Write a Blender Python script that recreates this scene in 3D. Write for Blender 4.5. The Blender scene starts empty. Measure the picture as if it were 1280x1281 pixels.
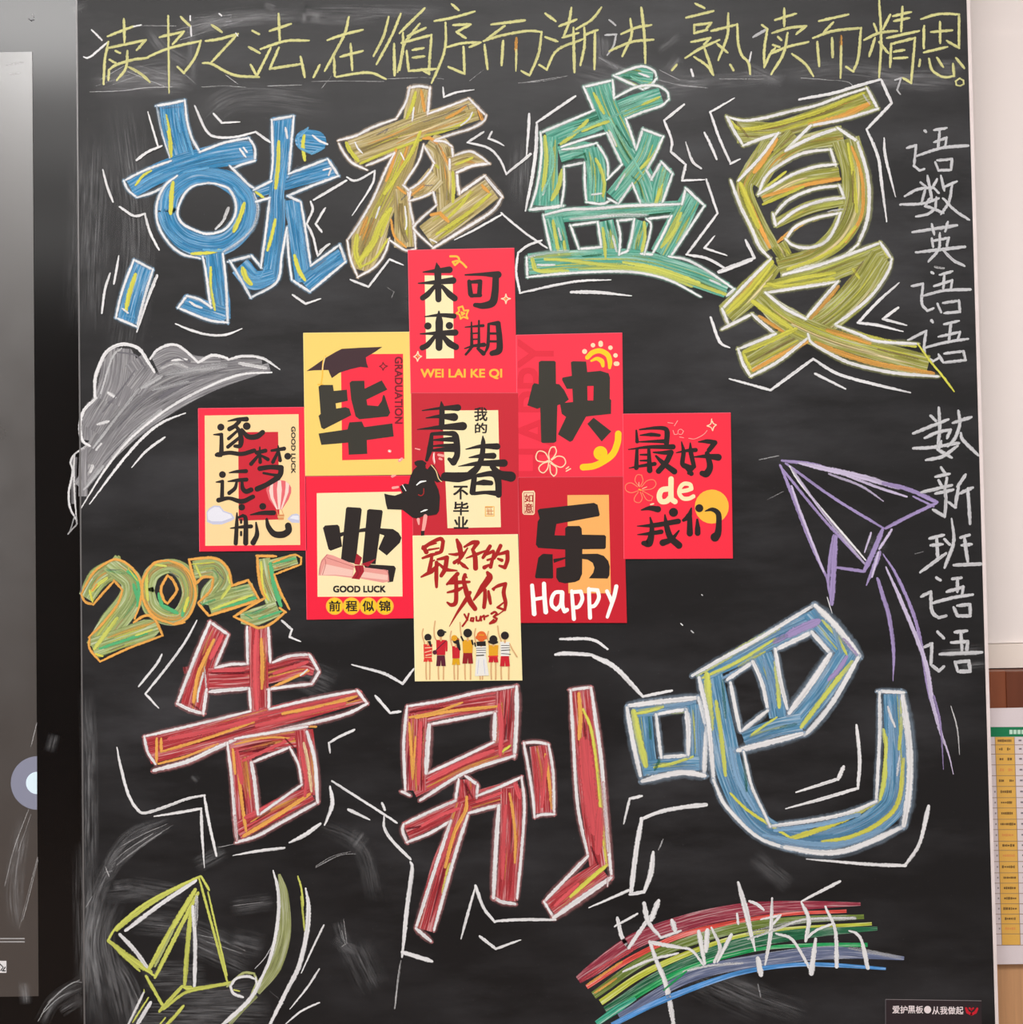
import bpy, math, random
from mathutils import Vector, Matrix
from mathutils.geometry import tessellate_polygon
S = bpy.context.scene
COL = S.collection
random.seed(7)
PI = math.pi

# ------------------------------------------------------------------ camera, light, exposure
F_PX = 1437.0
CAM = Vector((0.0, -1.55, 1.42))
cam_d = bpy.data.cameras.new('camera'); cam = bpy.data.objects.new('camera', cam_d); COL.objects.link(cam)
cam_d.sensor_fit = 'HORIZONTAL'; cam_d.sensor_width = 36.0; cam_d.lens = 36.0 * F_PX / 1280.0
cam_d.clip_start = 0.05
RC = Matrix.Rotation(math.radians(90 + 1.48), 3, 'X') @ Matrix.Rotation(math.radians(-1.0), 3, 'Z')
cam.matrix_world = Matrix.Translation(CAM) @ RC.to_4x4()
S.camera = cam
S.view_settings.view_transform = 'Standard'; S.view_settings.look = 'None'
S.view_settings.gamma = 1.0; S.view_settings.use_curve_mapping = False
S.view_settings.exposure = -0.25
S.cycles.transparent_max_bounces = 40
S.cycles.max_bounces = 6

W = bpy.data.worlds.new('room_air'); S.world = W; W.use_nodes = True
W.node_tree.nodes['Background'].inputs[0].default_value = (0.9, 0.95, 1.0, 1)
W.node_tree.nodes['Background'].inputs[1].default_value = 0.3

def area(name, loc, rot, sx, sy, power, col=(1, 0.985, 0.97)):
    l = bpy.data.lights.new(name, 'AREA'); l.shape = 'RECTANGLE'; l.size = sx; l.size_y = sy
    l.energy = power; l.color = col
    o = bpy.data.objects.new(name, l); COL.objects.link(o); o.location = loc; o.rotation_euler = rot
    return o
# ceiling lamps of the classroom (the near one is the bright reflection at the top of the glass)
area('ceiling_lamp', (-0.3, -1.75, 2.97), (0, 0, 0), 2.8, 0.75, 92)
area('ceiling_lamp', (-0.3, -2.75, 2.97), (0, 0, 0), 5.0, 0.6, 30)
area('ceiling_lamp', (-0.3, -4.1, 2.97), (0, 0, 0), 6.0, 0.9, 44)
# daylight from the side windows behind the photographer
area('window_light', (3.9, -3.6, 1.7), (0, math.radians(90), 0), 1.4, 2.6, 55, (0.93, 0.97, 1.0))
area('window_light', (-3.9, -3.6, 1.7), (0, math.radians(-90), 0), 1.4, 2.6, 45, (0.93, 0.97, 1.0))

# ------------------------------------------------------------------ geometry helpers
def at(px, py, Y=0.0):
    """point on the vertical plane y = Y that the photograph shows at pixel (px, py)"""
    d = RC @ Vector(((px - 640.0) / F_PX, (640.5 - py) / F_PX, -1.0))
    return CAM + d * ((Y - CAM.y) / d.y)

def srgb(c):
    return tuple(((v / 255) / 12.92 if v / 255 <= 0.04045 else ((v / 255 + 0.055) / 1.055) ** 2.4) for v in c)

PALETTE = dict(
    w=(234, 233, 234), g=(194, 194, 196), s=(205, 205, 208), d=(120, 118, 124),
    y=(218, 215, 150), Y=(220, 216, 92), o=(236, 172, 88), b=(66, 142, 190), B=(120, 186, 228),
    k=(186, 168, 112), K=(150, 132, 84), n=(158, 158, 78), t=(94, 172, 150), T=(146, 212, 188), r=(186, 62, 68), R=(222, 92, 98),
    u=(92, 146, 182), U=(134, 172, 205), v=(166, 148, 196), V=(206, 194, 222), p=(164, 180, 116), G=(92, 184, 124),
    q=(210, 214, 106), e=(176, 182, 120), l=(130, 180, 70), D=(118, 34, 44), h=(156, 154, 158),
    # rainbow
    m=(158, 58, 76), f=(228, 84, 74), j=(116, 136, 62), c=(200, 206, 74), i=(46, 112, 78), I=(40, 168, 96), z=(106, 116, 148), Z=(84, 154, 222), x=(60, 170, 140),
    # print
    a=(38, 30, 28), A=(52, 50, 42), C=(252, 234, 184), E=(250, 208, 104), P=(252, 168, 160), H=(252, 206, 30), J=(252, 218, 180), L=(255, 255, 250),
    M=(172, 28, 26), N=(250, 40, 66), O=(252, 180, 100), Q=(214, 28, 46), X=(252, 190, 64),
)

MATS = {}
def nodes(name):
    m = bpy.data.materials.new(name); m.use_nodes = True
    nt = m.node_tree; b = nt.nodes['Principled BSDF']
    return m, nt, b
def N(nt, kind, **kw):
    n = nt.nodes.new(kind)
    for k, v in kw.items(): setattr(n, k, v)
    return n
def math_n(nt, op, a, b=None, clamp=False):
    n = N(nt, 'ShaderNodeMath', operation=op); n.use_clamp = clamp
    for i, v in enumerate((a, b)):
        if v is None: continue
        if isinstance(v, (int, float)): n.inputs[i].default_value = v
        else: nt.links.new(v, n.inputs[i])
    return n.outputs[0]
def noise(nt, vec, scale, detail=3.0, rough=0.6):
    n = N(nt, 'ShaderNodeTexNoise'); n.inputs['Scale'].default_value = scale
    n.inputs['Detail'].default_value = detail; n.inputs['Roughness'].default_value = rough
    nt.links.new(vec, n.inputs['Vector']); return n.outputs['Fac']
def mapr(nt, v, a, b, c, d):
    n = N(nt, 'ShaderNodeMapRange'); n.clamp = True
    nt.links.new(v, n.inputs['Value'])
    for k, x in zip(('From Min', 'From Max', 'To Min', 'To Max'), (a, b, c, d)): n.inputs[k].default_value = x
    return n.outputs['Result']

def mat_chalk():
    """chalk and wet chalk paint: colour per stroke, streaks along the stroke, grainy torn edges"""
    m, nt, b = nodes('chalk'); L = nt.links.new
    col = N(nt, 'ShaderNodeVertexColor', layer_name='col')
    uv = N(nt, 'ShaderNodeUVMap', uv_map='along')      # metres along / across the stroke
    ed = N(nt, 'ShaderNodeUVMap', uv_map='edge')       # (-1..1 across, kind 0 line / 1 paint / 2 smear)
    sp = N(nt, 'ShaderNodeSeparateXYZ'); L(ed.outputs[0], sp.inputs[0])
    kind = sp.outputs[1]
    mp = N(nt, 'ShaderNodeMapping'); mp.inputs['Scale'].default_value = (14, 420, 1); L(uv.outputs[0], mp.inputs[0])
    streak = noise(nt, mp.outputs[0], 1.0, 4, 0.65)
    mp2 = N(nt, 'ShaderNodeMapping'); mp2.inputs['Scale'].default_value = (500, 1400, 1); L(uv.outputs[0], mp2.inputs[0])
    grain = noise(nt, mp2.outputs[0], 1.0, 2, 0.6)
    mp3 = N(nt, 'ShaderNodeMapping'); mp3.inputs['Scale'].default_value = (38, 120, 1); L(uv.outputs[0], mp3.inputs[0])
    blot = noise(nt, mp3.outputs[0], 1.0, 3, 0.6)
    e = math_n(nt, 'ABSOLUTE', sp.outputs[0])
    is_paint = math_n(nt, 'COMPARE', kind, 1.0); nt.nodes[-1].inputs[2].default_value = 0.2
    is_smear = math_n(nt, 'COMPARE', kind, 2.0); nt.nodes[-1].inputs[2].default_value = 0.2
    is_soft = math_n(nt, 'COMPARE', kind, 3.0); nt.nodes[-1].inputs[2].default_value = 0.2
    # edge falloff
    core = mapr(nt, e, 0.42, 1.0, 1.0, -0.25)
    a_line = mapr(nt, math_n(nt, 'ADD', core, math_n(nt, 'MULTIPLY', math_n(nt, 'SUBTRACT', grain, 0.5), 2.2)), 0.05, 0.42, 0.0, 1.0)
    a_line = math_n(nt, 'MULTIPLY', a_line, mapr(nt, streak, 0.25, 0.5, 0.72, 1.0))
    core_p = mapr(nt, e, 0.86, 1.0, 1.0, 0.0)
    a_paint = math_n(nt, 'MULTIPLY', mapr(nt, math_n(nt, 'ADD', core_p, math_n(nt, 'SUBTRACT', grain, 0.5)), 0.1, 0.7, 0.0, 1.0), mapr(nt, streak, 0.26, 0.46, 0.55, 1.0))
    soft = mapr(nt, e, 0.1, 1.0, 1.0, 0.0)
    a_smear = math_n(nt, 'MULTIPLY', math_n(nt, 'MULTIPLY', soft, mapr(nt, streak, 0.38, 0.72, 0.0, 1.0)), mapr(nt, blot, 0.3, 0.6, 0.25, 1.0))
    def mixf(f, x, y):
        n = N(nt, 'ShaderNodeMix', data_type='FLOAT'); L(f, n.inputs[0]); L(x, n.inputs[2]); L(y, n.inputs[3]); return n.outputs[0]
    thin = mapr(nt, math_n(nt, 'ADD', math_n(nt, 'MULTIPLY', streak, 0.6), math_n(nt, 'MULTIPLY', grain, 0.4)), 0.40, 0.60, 0.1, 1.5)
    one = N(nt, 'ShaderNodeValue'); one.outputs[0].default_value = 1.0
    a_line = math_n(nt, 'MULTIPLY', a_line, mixf(mapr(nt, col.outputs['Alpha'], 0.9, 0.6, 0.0, 1.0), one.outputs[0], thin))
    al = mixf(is_smear, mixf(is_paint, a_line, a_paint), a_smear)
    a_soft = math_n(nt, 'MULTIPLY', mapr(nt, e, 0.2, 1.0, 1.0, 0.0), mapr(nt, streak, 0.3, 0.65, 0.25, 1.0))
    al = mixf(is_soft, al, a_soft)
    al = math_n(nt, 'MULTIPLY', al, col.outputs['Alpha'], True)
    # colour: paint gets paler and deeper streaks
    hsv = N(nt, 'ShaderNodeHueSaturation'); L(col.outputs['Color'], hsv.inputs['Color'])
    amp = mixf(is_paint, mapr(nt, streak, 0.3, 0.7, 0.88, 1.06), mapr(nt, math_n(nt, 'ADD', math_n(nt, 'MULTIPLY', streak, 0.7), math_n(nt, 'MULTIPLY', blot, 0.3)), 0.32, 0.68, 0.62, 1.30))
    L(amp, hsv.inputs['Value'])
    mx = N(nt, 'ShaderNodeMix', data_type='RGBA'); L(hsv.outputs[0], mx.inputs[6]); mx.inputs[7].default_value = (0.8, 0.8, 0.78, 1)
    L(math_n(nt, 'MULTIPLY', mapr(nt, streak, 0.50, 0.72, 0.0, 0.62), is_paint), mx.inputs[0])
    L(mx.outputs[2], b.inputs['Base Color']); L(al, b.inputs['Alpha'])
    b.inputs['Roughness'].default_value = 0.9; b.inputs['Specular IOR Level'].default_value = 0.15
    return m

def mat_print():
    m, nt, b = nodes('printed_card'); L = nt.links.new
    col = N(nt, 'ShaderNodeVertexColor', layer_name='col')
    tc = N(nt, 'ShaderNodeTexCoord'); n = noise(nt, tc.outputs['Object'], 900, 2)
    hsv = N(nt, 'ShaderNodeHueSaturation'); L(col.outputs['Color'], hsv.inputs['Color']); L(mapr(nt, n, 0.3, 0.7, 0.96, 1.03), hsv.inputs['Value'])
    L(hsv.outputs[0], b.inputs['Base Color']); b.inputs['Roughness'].default_value = 0.55; b.inputs['Specular IOR Level'].default_value = 0.3
    return m

def mat_simple(name, c, rough=0.5, spec=0.5, var=0.05, scale=40.0, metallic=0.0, bump=0.0, stretch=(1, 1, 1)):
    m, nt, b = nodes(name); L = nt.links.new
    tc = N(nt, 'ShaderNodeTexCoord'); mp = N(nt, 'ShaderNodeMapping'); mp.inputs['Scale'].default_value = stretch
    L(tc.outputs['Object'], mp.inputs[0]); n = noise(nt, mp.outputs[0], scale, 4)
    hsv = N(nt, 'ShaderNodeHueSaturation'); hsv.inputs['Color'].default_value = (*srgb(c), 1)
    L(mapr(nt, n, 0.3, 0.7, 1 - var, 1 + var), hsv.inputs['Value']); L(hsv.outputs[0], b.inputs['Base Color'])
    b.inputs['Roughness'].default_value = rough; b.inputs['Specular IOR Level'].default_value = spec; b.inputs['Metallic'].default_value = metallic
    if bump:
        bp = N(nt, 'ShaderNodeBump'); bp.inputs['Strength'].default_value = bump; bp.inputs['Distance'].default_value = 0.002
        L(n, bp.inputs['Height']); L(bp.outputs[0], b.inputs['Normal'])
    return m

def mat_board():
    """matt black writing surface with a thin, uneven veil of wiped chalk dust"""
    m, nt, b = nodes('blackboard_surface'); L = nt.links.new
    tc = N(nt, 'ShaderNodeTexCoord')
    mp = N(nt, 'ShaderNodeMapping'); mp.inputs['Scale'].default_value = (1.4, 1, 5.0); mp.inputs['Rotation'].default_value = (0, 0.25, 0)
    L(tc.outputs['Object'], mp.inputs[0]); wipe = noise(nt, mp.outputs[0], 2.6, 7, 0.62)
    mp2 = N(nt, 'ShaderNodeMapping'); mp2.inputs['Scale'].default_value = (1, 1, 1)
    L(tc.outputs['Object'], mp2.inputs[0]); cloud = noise(nt, mp2.outputs[0], 2.0, 5, 0.6)
    speck = noise(nt, mp2.outputs[0], 260, 2, 0.7)
    dust = math_n(nt, 'MULTIPLY', mapr(nt, wipe, 0.42, 0.75, 0.0, 1.0), mapr(nt, cloud, 0.4, 0.7, 0.15, 1.0))
    dust = math_n(nt, 'ADD', math_n(nt, 'MULTIPLY', dust, 0.10), math_n(nt, 'MULTIPLY', mapr(nt, speck, 0.66, 0.8, 0, 1), 0.05))
    mx = N(nt, 'ShaderNodeMix', data_type='RGBA'); L(dust, mx.inputs[0])
    mx.inputs[6].default_value = (*srgb((29, 28, 29)), 1); mx.inputs[7].default_value = (*srgb((200, 200, 208)), 1)
    L(mx.outputs[2], b.inputs['Base Color'])
    b.inputs['Roughness'].default_value = 0.42; b.inputs['Specular IOR Level'].default_value = 0.28
    return m

def mat_emit(name, c, e, rough=0.3):
    m, nt, b = nodes(name)
    b.inputs['Base Color'].default_value = (*srgb(c), 1); b.inputs['Emission Color'].default_value = (*srgb(c), 1)
    b.inputs['Emission Strength'].default_value = e; b.inputs['Roughness'].default_value = rough
    return m

M_CHALK = mat_chalk(); M_PRINT = mat_print(); M_BOARD = mat_board()

def tag(o, label=None, cat=None, group=None, kind=None):
    if label: o['label'] = label
    if cat: o['category'] = cat
    if group: o['group'] = group
    if kind: o['kind'] = kind
    return o
def empty(name, loc):
    o = bpy.data.objects.new(name, None); COL.objects.link(o); o.location = loc; o.empty_display_size = 0.05
    return o
def link_mesh(name, me, m, parent=None):
    o = bpy.data.objects.new(name, me); me.materials.append(m); COL.objects.link(o)
    if parent is not None: o.parent = parent
    return o
def boxes(name, bx, m, parent=None, origin=(0, 0, 0), bevel=0.0):
    """one mesh of axis-aligned boxes (x0,x1,y0,y1,z0,z1)"""
    vs, fs = [], []
    ox, oy, oz = origin
    for x0, x1, y0, y1, z0, z1 in bx:
        n = len(vs)
        vs += [(x - ox, y - oy, z - oz) for z in (z0, z1) for y in (y0, y1) for x in (x0, x1)]
        fs += [tuple(n + i for i in f) for f in ((0, 2, 3, 1), (4, 5, 7, 6), (0, 1, 5, 4), (2, 6, 7, 3), (0, 4, 6, 2), (1, 3, 7, 5))]
    me = bpy.data.meshes.new(name); me.from_pydata(vs, [], fs); me.update()
    o = link_mesh(name, me, m, parent)
    if bevel:
        md = o.modifiers.new('bevel', 'BEVEL'); md.width = bevel; md.segments = 2
    return o

# ---- strokes -------------------------------------------------------
class Sheet:
    """collects strokes and filled shapes that lie on the plane y = -h; becomes one mesh"""
    def __init__(s): s.v = []; s.f = []; s.c = []; s.uv = []; s.e = []
    def ribbon(s, pts, ws, h, col, alpha=1.0, kind=0, cap='round', closed=False, off=0.0):
        # pts in photo pixels; ws full widths in photo pixels
        n = len(pts)
        if n == 1:
            x, y = pts[0]; pts = [(x - 0.02, y), (x + 0.02, y)]; ws = [ws[0]] * 2; n = 2
        P = [Vector(p) for p in pts]; T = []
        for i in range(n):
            a = P[(i - 1) % n] if (closed or i > 0) else P[i]
            b = P[(i + 1) % n] if (closed or i < n - 1) else P[i]
            t = b - a; T.append(t.normalized() if t.length > 1e-6 else Vector((1, 0)))
        L = [0.0]
        for i in range(1, n): L.append(L[-1] + (P[i] - P[i - 1]).length)
        rows = [(P[i], T[i], ws[i], L[i]) for i in range(n)]
        if cap == 'round' and not closed:
            pre = []; post = []
            for k in (80, 60, 38, 16):
                a = math.radians(k)
                pre.append((P[0] - T[0] * ws[0] * 0.5 * math.sin(a), T[0], ws[0] * math.cos(a), -ws[0] * 0.5 * math.sin(a)))
                post.insert(0, (P[-1] + T[-1] * ws[-1] * 0.5 * math.sin(a), T[-1], ws[-1] * math.cos(a), L[-1] + ws[-1] * 0.5 * math.sin(a)))
            rows = pre + rows + post
        if closed: rows.append((P[0], T[0], ws[0], L[-1] + (P[0] - P[-1]).length))
        su, sv = random.uniform(0, 40), random.uniform(0, 40)
        n0 = len(s.v); K = 0.00108
        Lt = L[-1] or 1
        for p, t, w, l in rows:
            al = alpha * (0.8 * max(0.0, min(1.0, 4 * l / Lt, 4 * (1 - l / Lt))) if kind == 2 else 1.0)
            nrm = Vector((-t.y, t.x)); q = p + nrm * off
            for sd in (-1, 1):
                r = q + nrm * (sd * w * 0.5)
                s.v.append(at(r.x, r.y, -h)); s.uv.append((su + l * K, sv + (off + sd * w * 0.5) * K)); s.e.append((sd, kind))
                s.c.append((*col, al))
        for i in range(len(rows) - 1):
            a = n0 + 2 * i; s.f.append((a, a + 1, a + 3, a + 2))
    def poly(s, pts, h, col, alpha=1.0, kind=0, thick=0.0):
        n0 = len(s.v); su, sv = random.uniform(0, 40), random.uniform(0, 40)
        for x, y in pts:
            s.v.append(at(x, y, -h)); s.uv.append((su + x * .00108, sv + y * .00108)); s.e.append((0, kind)); s.c.append((*col, alpha))
        for t in tessellate_polygon([[Vector((x, y, 0)) for x, y in pts]]): s.f.append(tuple(n0 + i for i in t))
        if thick:
            n1 = len(s.v)
            for x, y in pts:
                p = at(x, y, -h); s.v.append(p + Vector((0, thick, 0))); s.uv.append((0, 0)); s.e.append((0, kind)); s.c.append((*col, alpha))
            k = len(pts)
            for i in range(k): s.f.append((n0 + i, n0 + (i + 1) % k, n1 + (i + 1) % k, n1 + i))
    def build(s, name, m, parent=None, origin=(0, 0, 0)):
        me = bpy.data.meshes.new(name); o0 = Vector(origin)
        me.from_pydata([v - o0 for v in s.v], [], s.f); me.update()
        ca = me.color_attributes.new('col', 'FLOAT_COLOR', 'POINT')
        ca.data.foreach_set('color', [x for c in s.c for x in c])
        u1 = me.uv_layers.new(name='along'); u2 = me.uv_layers.new(name='edge')
        idx = [0] * len(me.loops); me.loops.foreach_get('vertex_index', idx)
        u1.data.foreach_set('uv', [x for i in idx for x in s.uv[i]])
        u2.data.foreach_set('uv', [x for i in idx for x in s.e[i]])
        return link_mesh(name, me, m, parent)

def smooth(pts, ws, step=2.2, corner=48, extend=False):
    """split at sharp corners, Catmull-Rom between them; returns list of (points, widths)"""
    out = []; cur = [0]
    n = len(pts)
    for i in range(1, n - 1):
        a = Vector(pts[i]) - Vector(pts[i - 1]); b = Vector(pts[i + 1]) - Vector(pts[i])
        cur.append(i)
        if a.length > 1e-4 and b.length > 1e-4 and a.angle(b) > math.radians(corner):
            out.append(cur); cur = [i]
    cur.append(n - 1); out.append(cur); res = []
    for ids in out:
        p = [Vector(pts[i]) for i in ids]; w = [ws[i] for i in ids]; q = []; r = []
        for i in range(len(p) - 1):
            p0 = p[i - 1] if i else p[i] * 2 - p[i + 1]; p1, p2 = p[i], p[i + 1]
            p3 = p[i + 2] if i + 2 < len(p) else p[i + 1] * 2 - p[i]
            k = max(1, int((p2 - p1).length / step))
            for j in range(k):
                t = j / k
                q.append(tuple(0.5 * ((2 * p1) + (-p0 + p2) * t + (2 * p0 - 5 * p1 + 4 * p2 - p3) * t * t + (-p0 + 3 * p1 - 3 * p2 + p3) * t ** 3)))
                r.append(w[i] + (w[i + 1] - w[i]) * t)
        q.append(tuple(p[-1])); r.append(w[-1])
        if extend:                                  # fills meet at sharp corners without a notch
            if ids[0] != 0:
                d = (Vector(q[0]) - Vector(q[1])).normalized() * r[0] * 0.42; q.insert(0, tuple(Vector(q[0]) + d)); r.insert(0, r[0])
            if pts[0] == pts[-1] and len(out) == 1:
                q.append(tuple(Vector(q[-1]) + (Vector(q[-1]) - Vector(q[-2])).normalized() * 2.5)); r.append(r[-1])
            if ids[-1] != n - 1:
                d = (Vector(q[-1]) - Vector(q[-2])).normalized() * r[-1] * 0.42; q.append(tuple(Vector(q[-1]) + d)); r.append(r[-1])
        res.append((q, r))
    return res

class Z:                                   # running height above the board, so later strokes lie on earlier ones
    h = 0.0002
    @classmethod
    def next(c): c.h += 0.0000035; return c.h

def segments(text, default_w):
    """split stroke text; a segment that starts with a number repeats the last style (and width)"""
    last, lw = 'w', default_w
    for line in text.replace('|', '\n').split('\n'):
        tk = line.split()
        if not tk: continue
        if tk[0][0].isdigit() or tk[0][0] == '-':
            if ',' not in tk[0]: lw = float(tk[0]); tk = tk[1:]
        else:
            last = tk[0]; tk = tk[1:]
            if ',' not in tk[0] : lw = float(tk[0]); tk = tk[1:]
            else: lw = default_w
        yield last, lw, [tuple(float(v) for v in t.split(',')) for t in tk]

def parse(seg, tile):
    st, w, P0 = seg; x0, y0, s = tile
    alpha = float('0' + st[st.index('.'):]) if '.' in st else 1.0
    return st[0], st[1:2], alpha, [(x0 + a[0] * s, y0 + a[1] * s) for a in P0], [(a[2] if len(a) > 2 else w) * s for a in P0]

def chalk_stroke(sheet, seg, tile, streaks='', bleed=''):
    c, knd, al, P, Ws = parse(seg, tile)
    col = srgb(PALETTE[c]); kind = {'#': 1, '~': 2, '@': 1}.get(knd, 0); fill = kind == 1
    for q, r in (smooth(P, Ws, 2.2, 70 if fill else 48, fill) if len(P) > 1 else [(P, Ws)]):
        j = 0.0 if kind else 0.16
        q = [(x + random.uniform(-j, j), y + random.uniform(-j, j)) for x, y in q]
        if kind == 0:
            n = len(r) - 1
            r = [x * 1.2 * random.uniform(0.88, 1.1) * (0.72 + 0.28 * min(1, 6 * min(t, n - t) / max(n, 1))) for t, x in enumerate(r)] if n > 4 else r
            if bleed and c == 'w': sheet.ribbon(q, [x * 2.1 for x in r], Z.next(), tuple(0.7 * v + 0.22 for v in srgb(PALETTE[bleed])), 0.7, 3)
        sheet.ribbon(q, r, Z.next(), col, al, kind, 'round' if kind == 0 or knd == '@' else 'flat')
        if fill and streaks and len(q) > 4:
            for k in range(int(4 + max(r) / 3)):
                sc = random.choice(streaks); a = random.uniform(0, 0.6); b = min(1, a + random.uniform(0.25, 0.8))
                i0, i1 = int(a * (len(q) - 1)), int(b * (len(q) - 1))
                if i1 - i0 < 3: continue
                off = random.uniform(-0.4, 0.4) * min(r[i0:i1 + 1]); m = i1 - i0
                wd = random.uniform(0.8, 3.0); sf = random.random() < 0.55
                if sf: wd *= 2.2
                sheet.ribbon(q[i0:i1 + 1], [wd * (0.35 + math.sin(PI * t / m) * 0.8) for t in range(m + 1)], Z.next(), srgb(PALETTE[sc]), 0.9 if sf else random.uniform(0.3, 0.65), 3 if sf else 0, 'round', off=off)

def chalk_item(name, label, parent, origin, tile, fill='', high='', line='', accent='', streaks='', w=14, bleed=''):
    """a chalk-drawn character or picture: its own mesh is the colour fill, with outline, highlights and accent marks under it"""
    main = None; Z.h = 0.0001 if name == 'chalk_smear' else 0.0002
    for key, nm, txt in (('f', name, fill), ('h', 'chalk_highlight', high), ('l', 'chalk_outline' if fill else name, line)):
        if not txt.strip(): continue
        sh = Sheet()
        for seg in segments(txt, w): chalk_stroke(sh, seg, tile, streaks, bleed if key == 'l' and fill else '')
        o = sh.build(nm, M_CHALK, parent if main is None else main, origin)
        if main is None: main = o; tag(o, label)
        if name == 'chalk_smear': o['kind'] = 'stuff'
    for seg in segments(accent, w):
        if not seg[2]: continue
        sh = Sheet(); chalk_stroke(sh, seg, tile); sh.build('accent_line', M_CHALK, main, origin)
    return main

# ------------------------------------------------------------------ the blackboard
bl = (at(95, 0).x + at(105, 1281).x) / 2; br = (at(1212, 0).x + at(1248, 1281).x) / 2
BZ0, BZ1 = 0.55, 2.35
board = empty('blackboard', ((bl + br) / 2, 0, BZ0)); BO = board.location
tag(board, 'large matt black chalkboard covered in coloured chalk lettering and drawings', 'blackboard')
boxes('board_panel', [(bl + .002, br - .003, 0, .016, BZ0, BZ1)], M_BOARD, board, BO)
m_edge = mat_simple('edge_trim', (120, 118, 118), 0.35, 0.5, metallic=0.3)
m_edge2 = mat_simple('edge_trim_pale', (236, 222, 220), 0.4, 0.5)
boxes('edge_strip', [(bl, bl + .002, -.0006, .018, BZ0, BZ1)], m_edge, board, BO)
tag(boxes('edge_strip', [(br - .003, br + .0015, -.0006, .018, BZ0, BZ1)], m_edge2, board, BO), 'pale pinkish edge strip')

T1, T2, T3, T4 = (80, 0, .25), (380, 0, .25), (660, 0, .25), (930, 0, .25)
def CH(label, tile, line, parent=board, name='chalk_character', w=14, **k):
    return chalk_item(name, label, parent, BO, tile, line=line, w=w, **k)

# dusty smears first: they lie under the writing
CH('faint grey wiped chalk smears', T1, '''
s~.5 60 640,75 640,440 | 90 560,110 900,90 1230,70 | 70 560,150 900,100 1180,80 | 120 120,400 400,380 640,400 | 120 150,440 420,430 640,440 | 90 330,330 520,400 660,430 | 80 640,330 500,240 420,130
s~.45 120 560,200 760,110 1000,80 | 60 30,60 120,20 | 50 1000,20 1060,40 | 60 1200,60 1300,80 | 160 200,400 620,330
w.55 4 130,460 290,455 400,440 540,435 | 690,435 800,430 910,437 | 1020,430 1190,425 | 380,128 560,130 | 810,375 870,420
w.35 3 160,430 340,370 | 200,440 420,360 | 300,350 520,440 | 380,330 600,400 | 560,150 860,80 | 580,200 900,100 | 640,90 840,75 | 180,400 300,330 | 560,330 660,420
w 10 778,70 788,78 | 632,80 632,100 | 635,130 637,180''', name='chalk_smear')
CH('faint wiped chalk smears', T2, '''
s~.45 80 0,50 300,55 600,60 740,70 | 70 -40,90 200,100 400,80 | 60 0,60 0,120 | 50 60,60 60,110
w.5 3 40,408 200,405 400,408 | 420,395 600,388 700,395 | 1075,415 1200,405 1290,388 | 90,440 140,380 | 830,405 900,350''', name='chalk_smear')
CH('faint wiped chalk smears', T3, '''
s~.5 60 390,180 400,290 | 60 340,280 480,350 560,360 | 50 650,260 770,170 | 90 620,380 800,410 1000,400 1300,380 | 60 350,150 360,340 | 70 700,360 760,280
w.4 4 640,395 760,425 900,440 | 960,395 1180,395 | 0,410 200,380 | 660,350 760,400''', name='chalk_smear')
CH('faint wiped chalk smears', T4, '''
s~.45 90 0,330 200,420 | 120 200,380 500,340 880,400 | 120 700,380 900,380 1100,400 | 80 960,330 1110,330 | 100 600,400 1090,430
w.5 4 290,390 420,400 520,410 560,440
g 10 760,400 790,390 780,420 770,450 785,470''', name='chalk_smear')
CH('grey eraser sweep in the bottom left corner', (90, 1040, .28125), '''
s~.55 90 400,-40 250,60 160,180 100,330 80,500 110,700 150,900 | 110 200,300 150,450 170,600 240,900 | 120 130,300 90,500 120,680 | 100 180,560 260,700 300,900
s~.4 90 130,290 330,270 | 120 240,250 500,290 | 140 250,400 500,430 760,540 | 120 500,480 800,620 | 90 700,340 900,310 | 130 700,480 860,520 | 160 300,650 600,640 | 120 380,730 650,720 850,700 | 60 1180,400 1215,500 | 70 1190,500 1270,540
s~.4 160 500,790 900,800 | 200 250,830 700,840 | 130 60,40 70,857
w.35 3 360,10 250,80 190,130 | 400,5 280,90 200,150 | 60,340 90,290 | 560,460 650,480 770,530 | 600,490 760,545 | 720,330 850,315 | 1085,155 1160,110 1240,90 | 1200,440 1215,500 | 250,650 300,760 | 880,710 920,745
g 4 900,490 860,560 815,610 | w.5 5 150,160 165,200''', name='chalk_smear')
CH('faint grey wiped cloudy marks', (100, 860, .2030), '''
s~.5 90 140,1250 200,1050 330,900 560,810 | 60 230,1100 400,940 560,860 | 120 40,0 60,500 60,1200 | 90 200,1230 330,1210
w.35 4 250,980 400,900 540,840 | 240,1080 400,960 570,850 | 150,1140 200,1130 | 850,985 980,960
s~.4 60 690,540 730,580 | 120 700,1100 900,1000''', name='chalk_smear')
CH('faint grey wiped marks', (0, 0, 1), '''
s~.35 60 150,110 170,300 150,460 | 70 120,160 110,420 | 50 240,160 300,120 420,130 | 60 700,90 800,110 900,100 | 50 350,830 420,860 | 60 600,350 500,380 | 40 655,170 650,260 
s~.3 26 395,1030 450,1060 470,1130 | 30 440,1060 455,1040 | 26 420,1170 440,1190 | 50 440,1180 470,1240 | 40 900,1230 1010,1270 | 60 860,1215 960,1260 | 30 940,1070 990,1110 | 50 400,440 420,560 | 30 1080,680 1110,690 
w.3 1.2 395,1085 425,1070 445,1068 | 430,1150 434,1180 428,1184 | 950,575 975,570 | 960,625 980,615 | 1145,693 1155,690 | 485,360 493,365 490,372''', name='chalk_smear')

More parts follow.
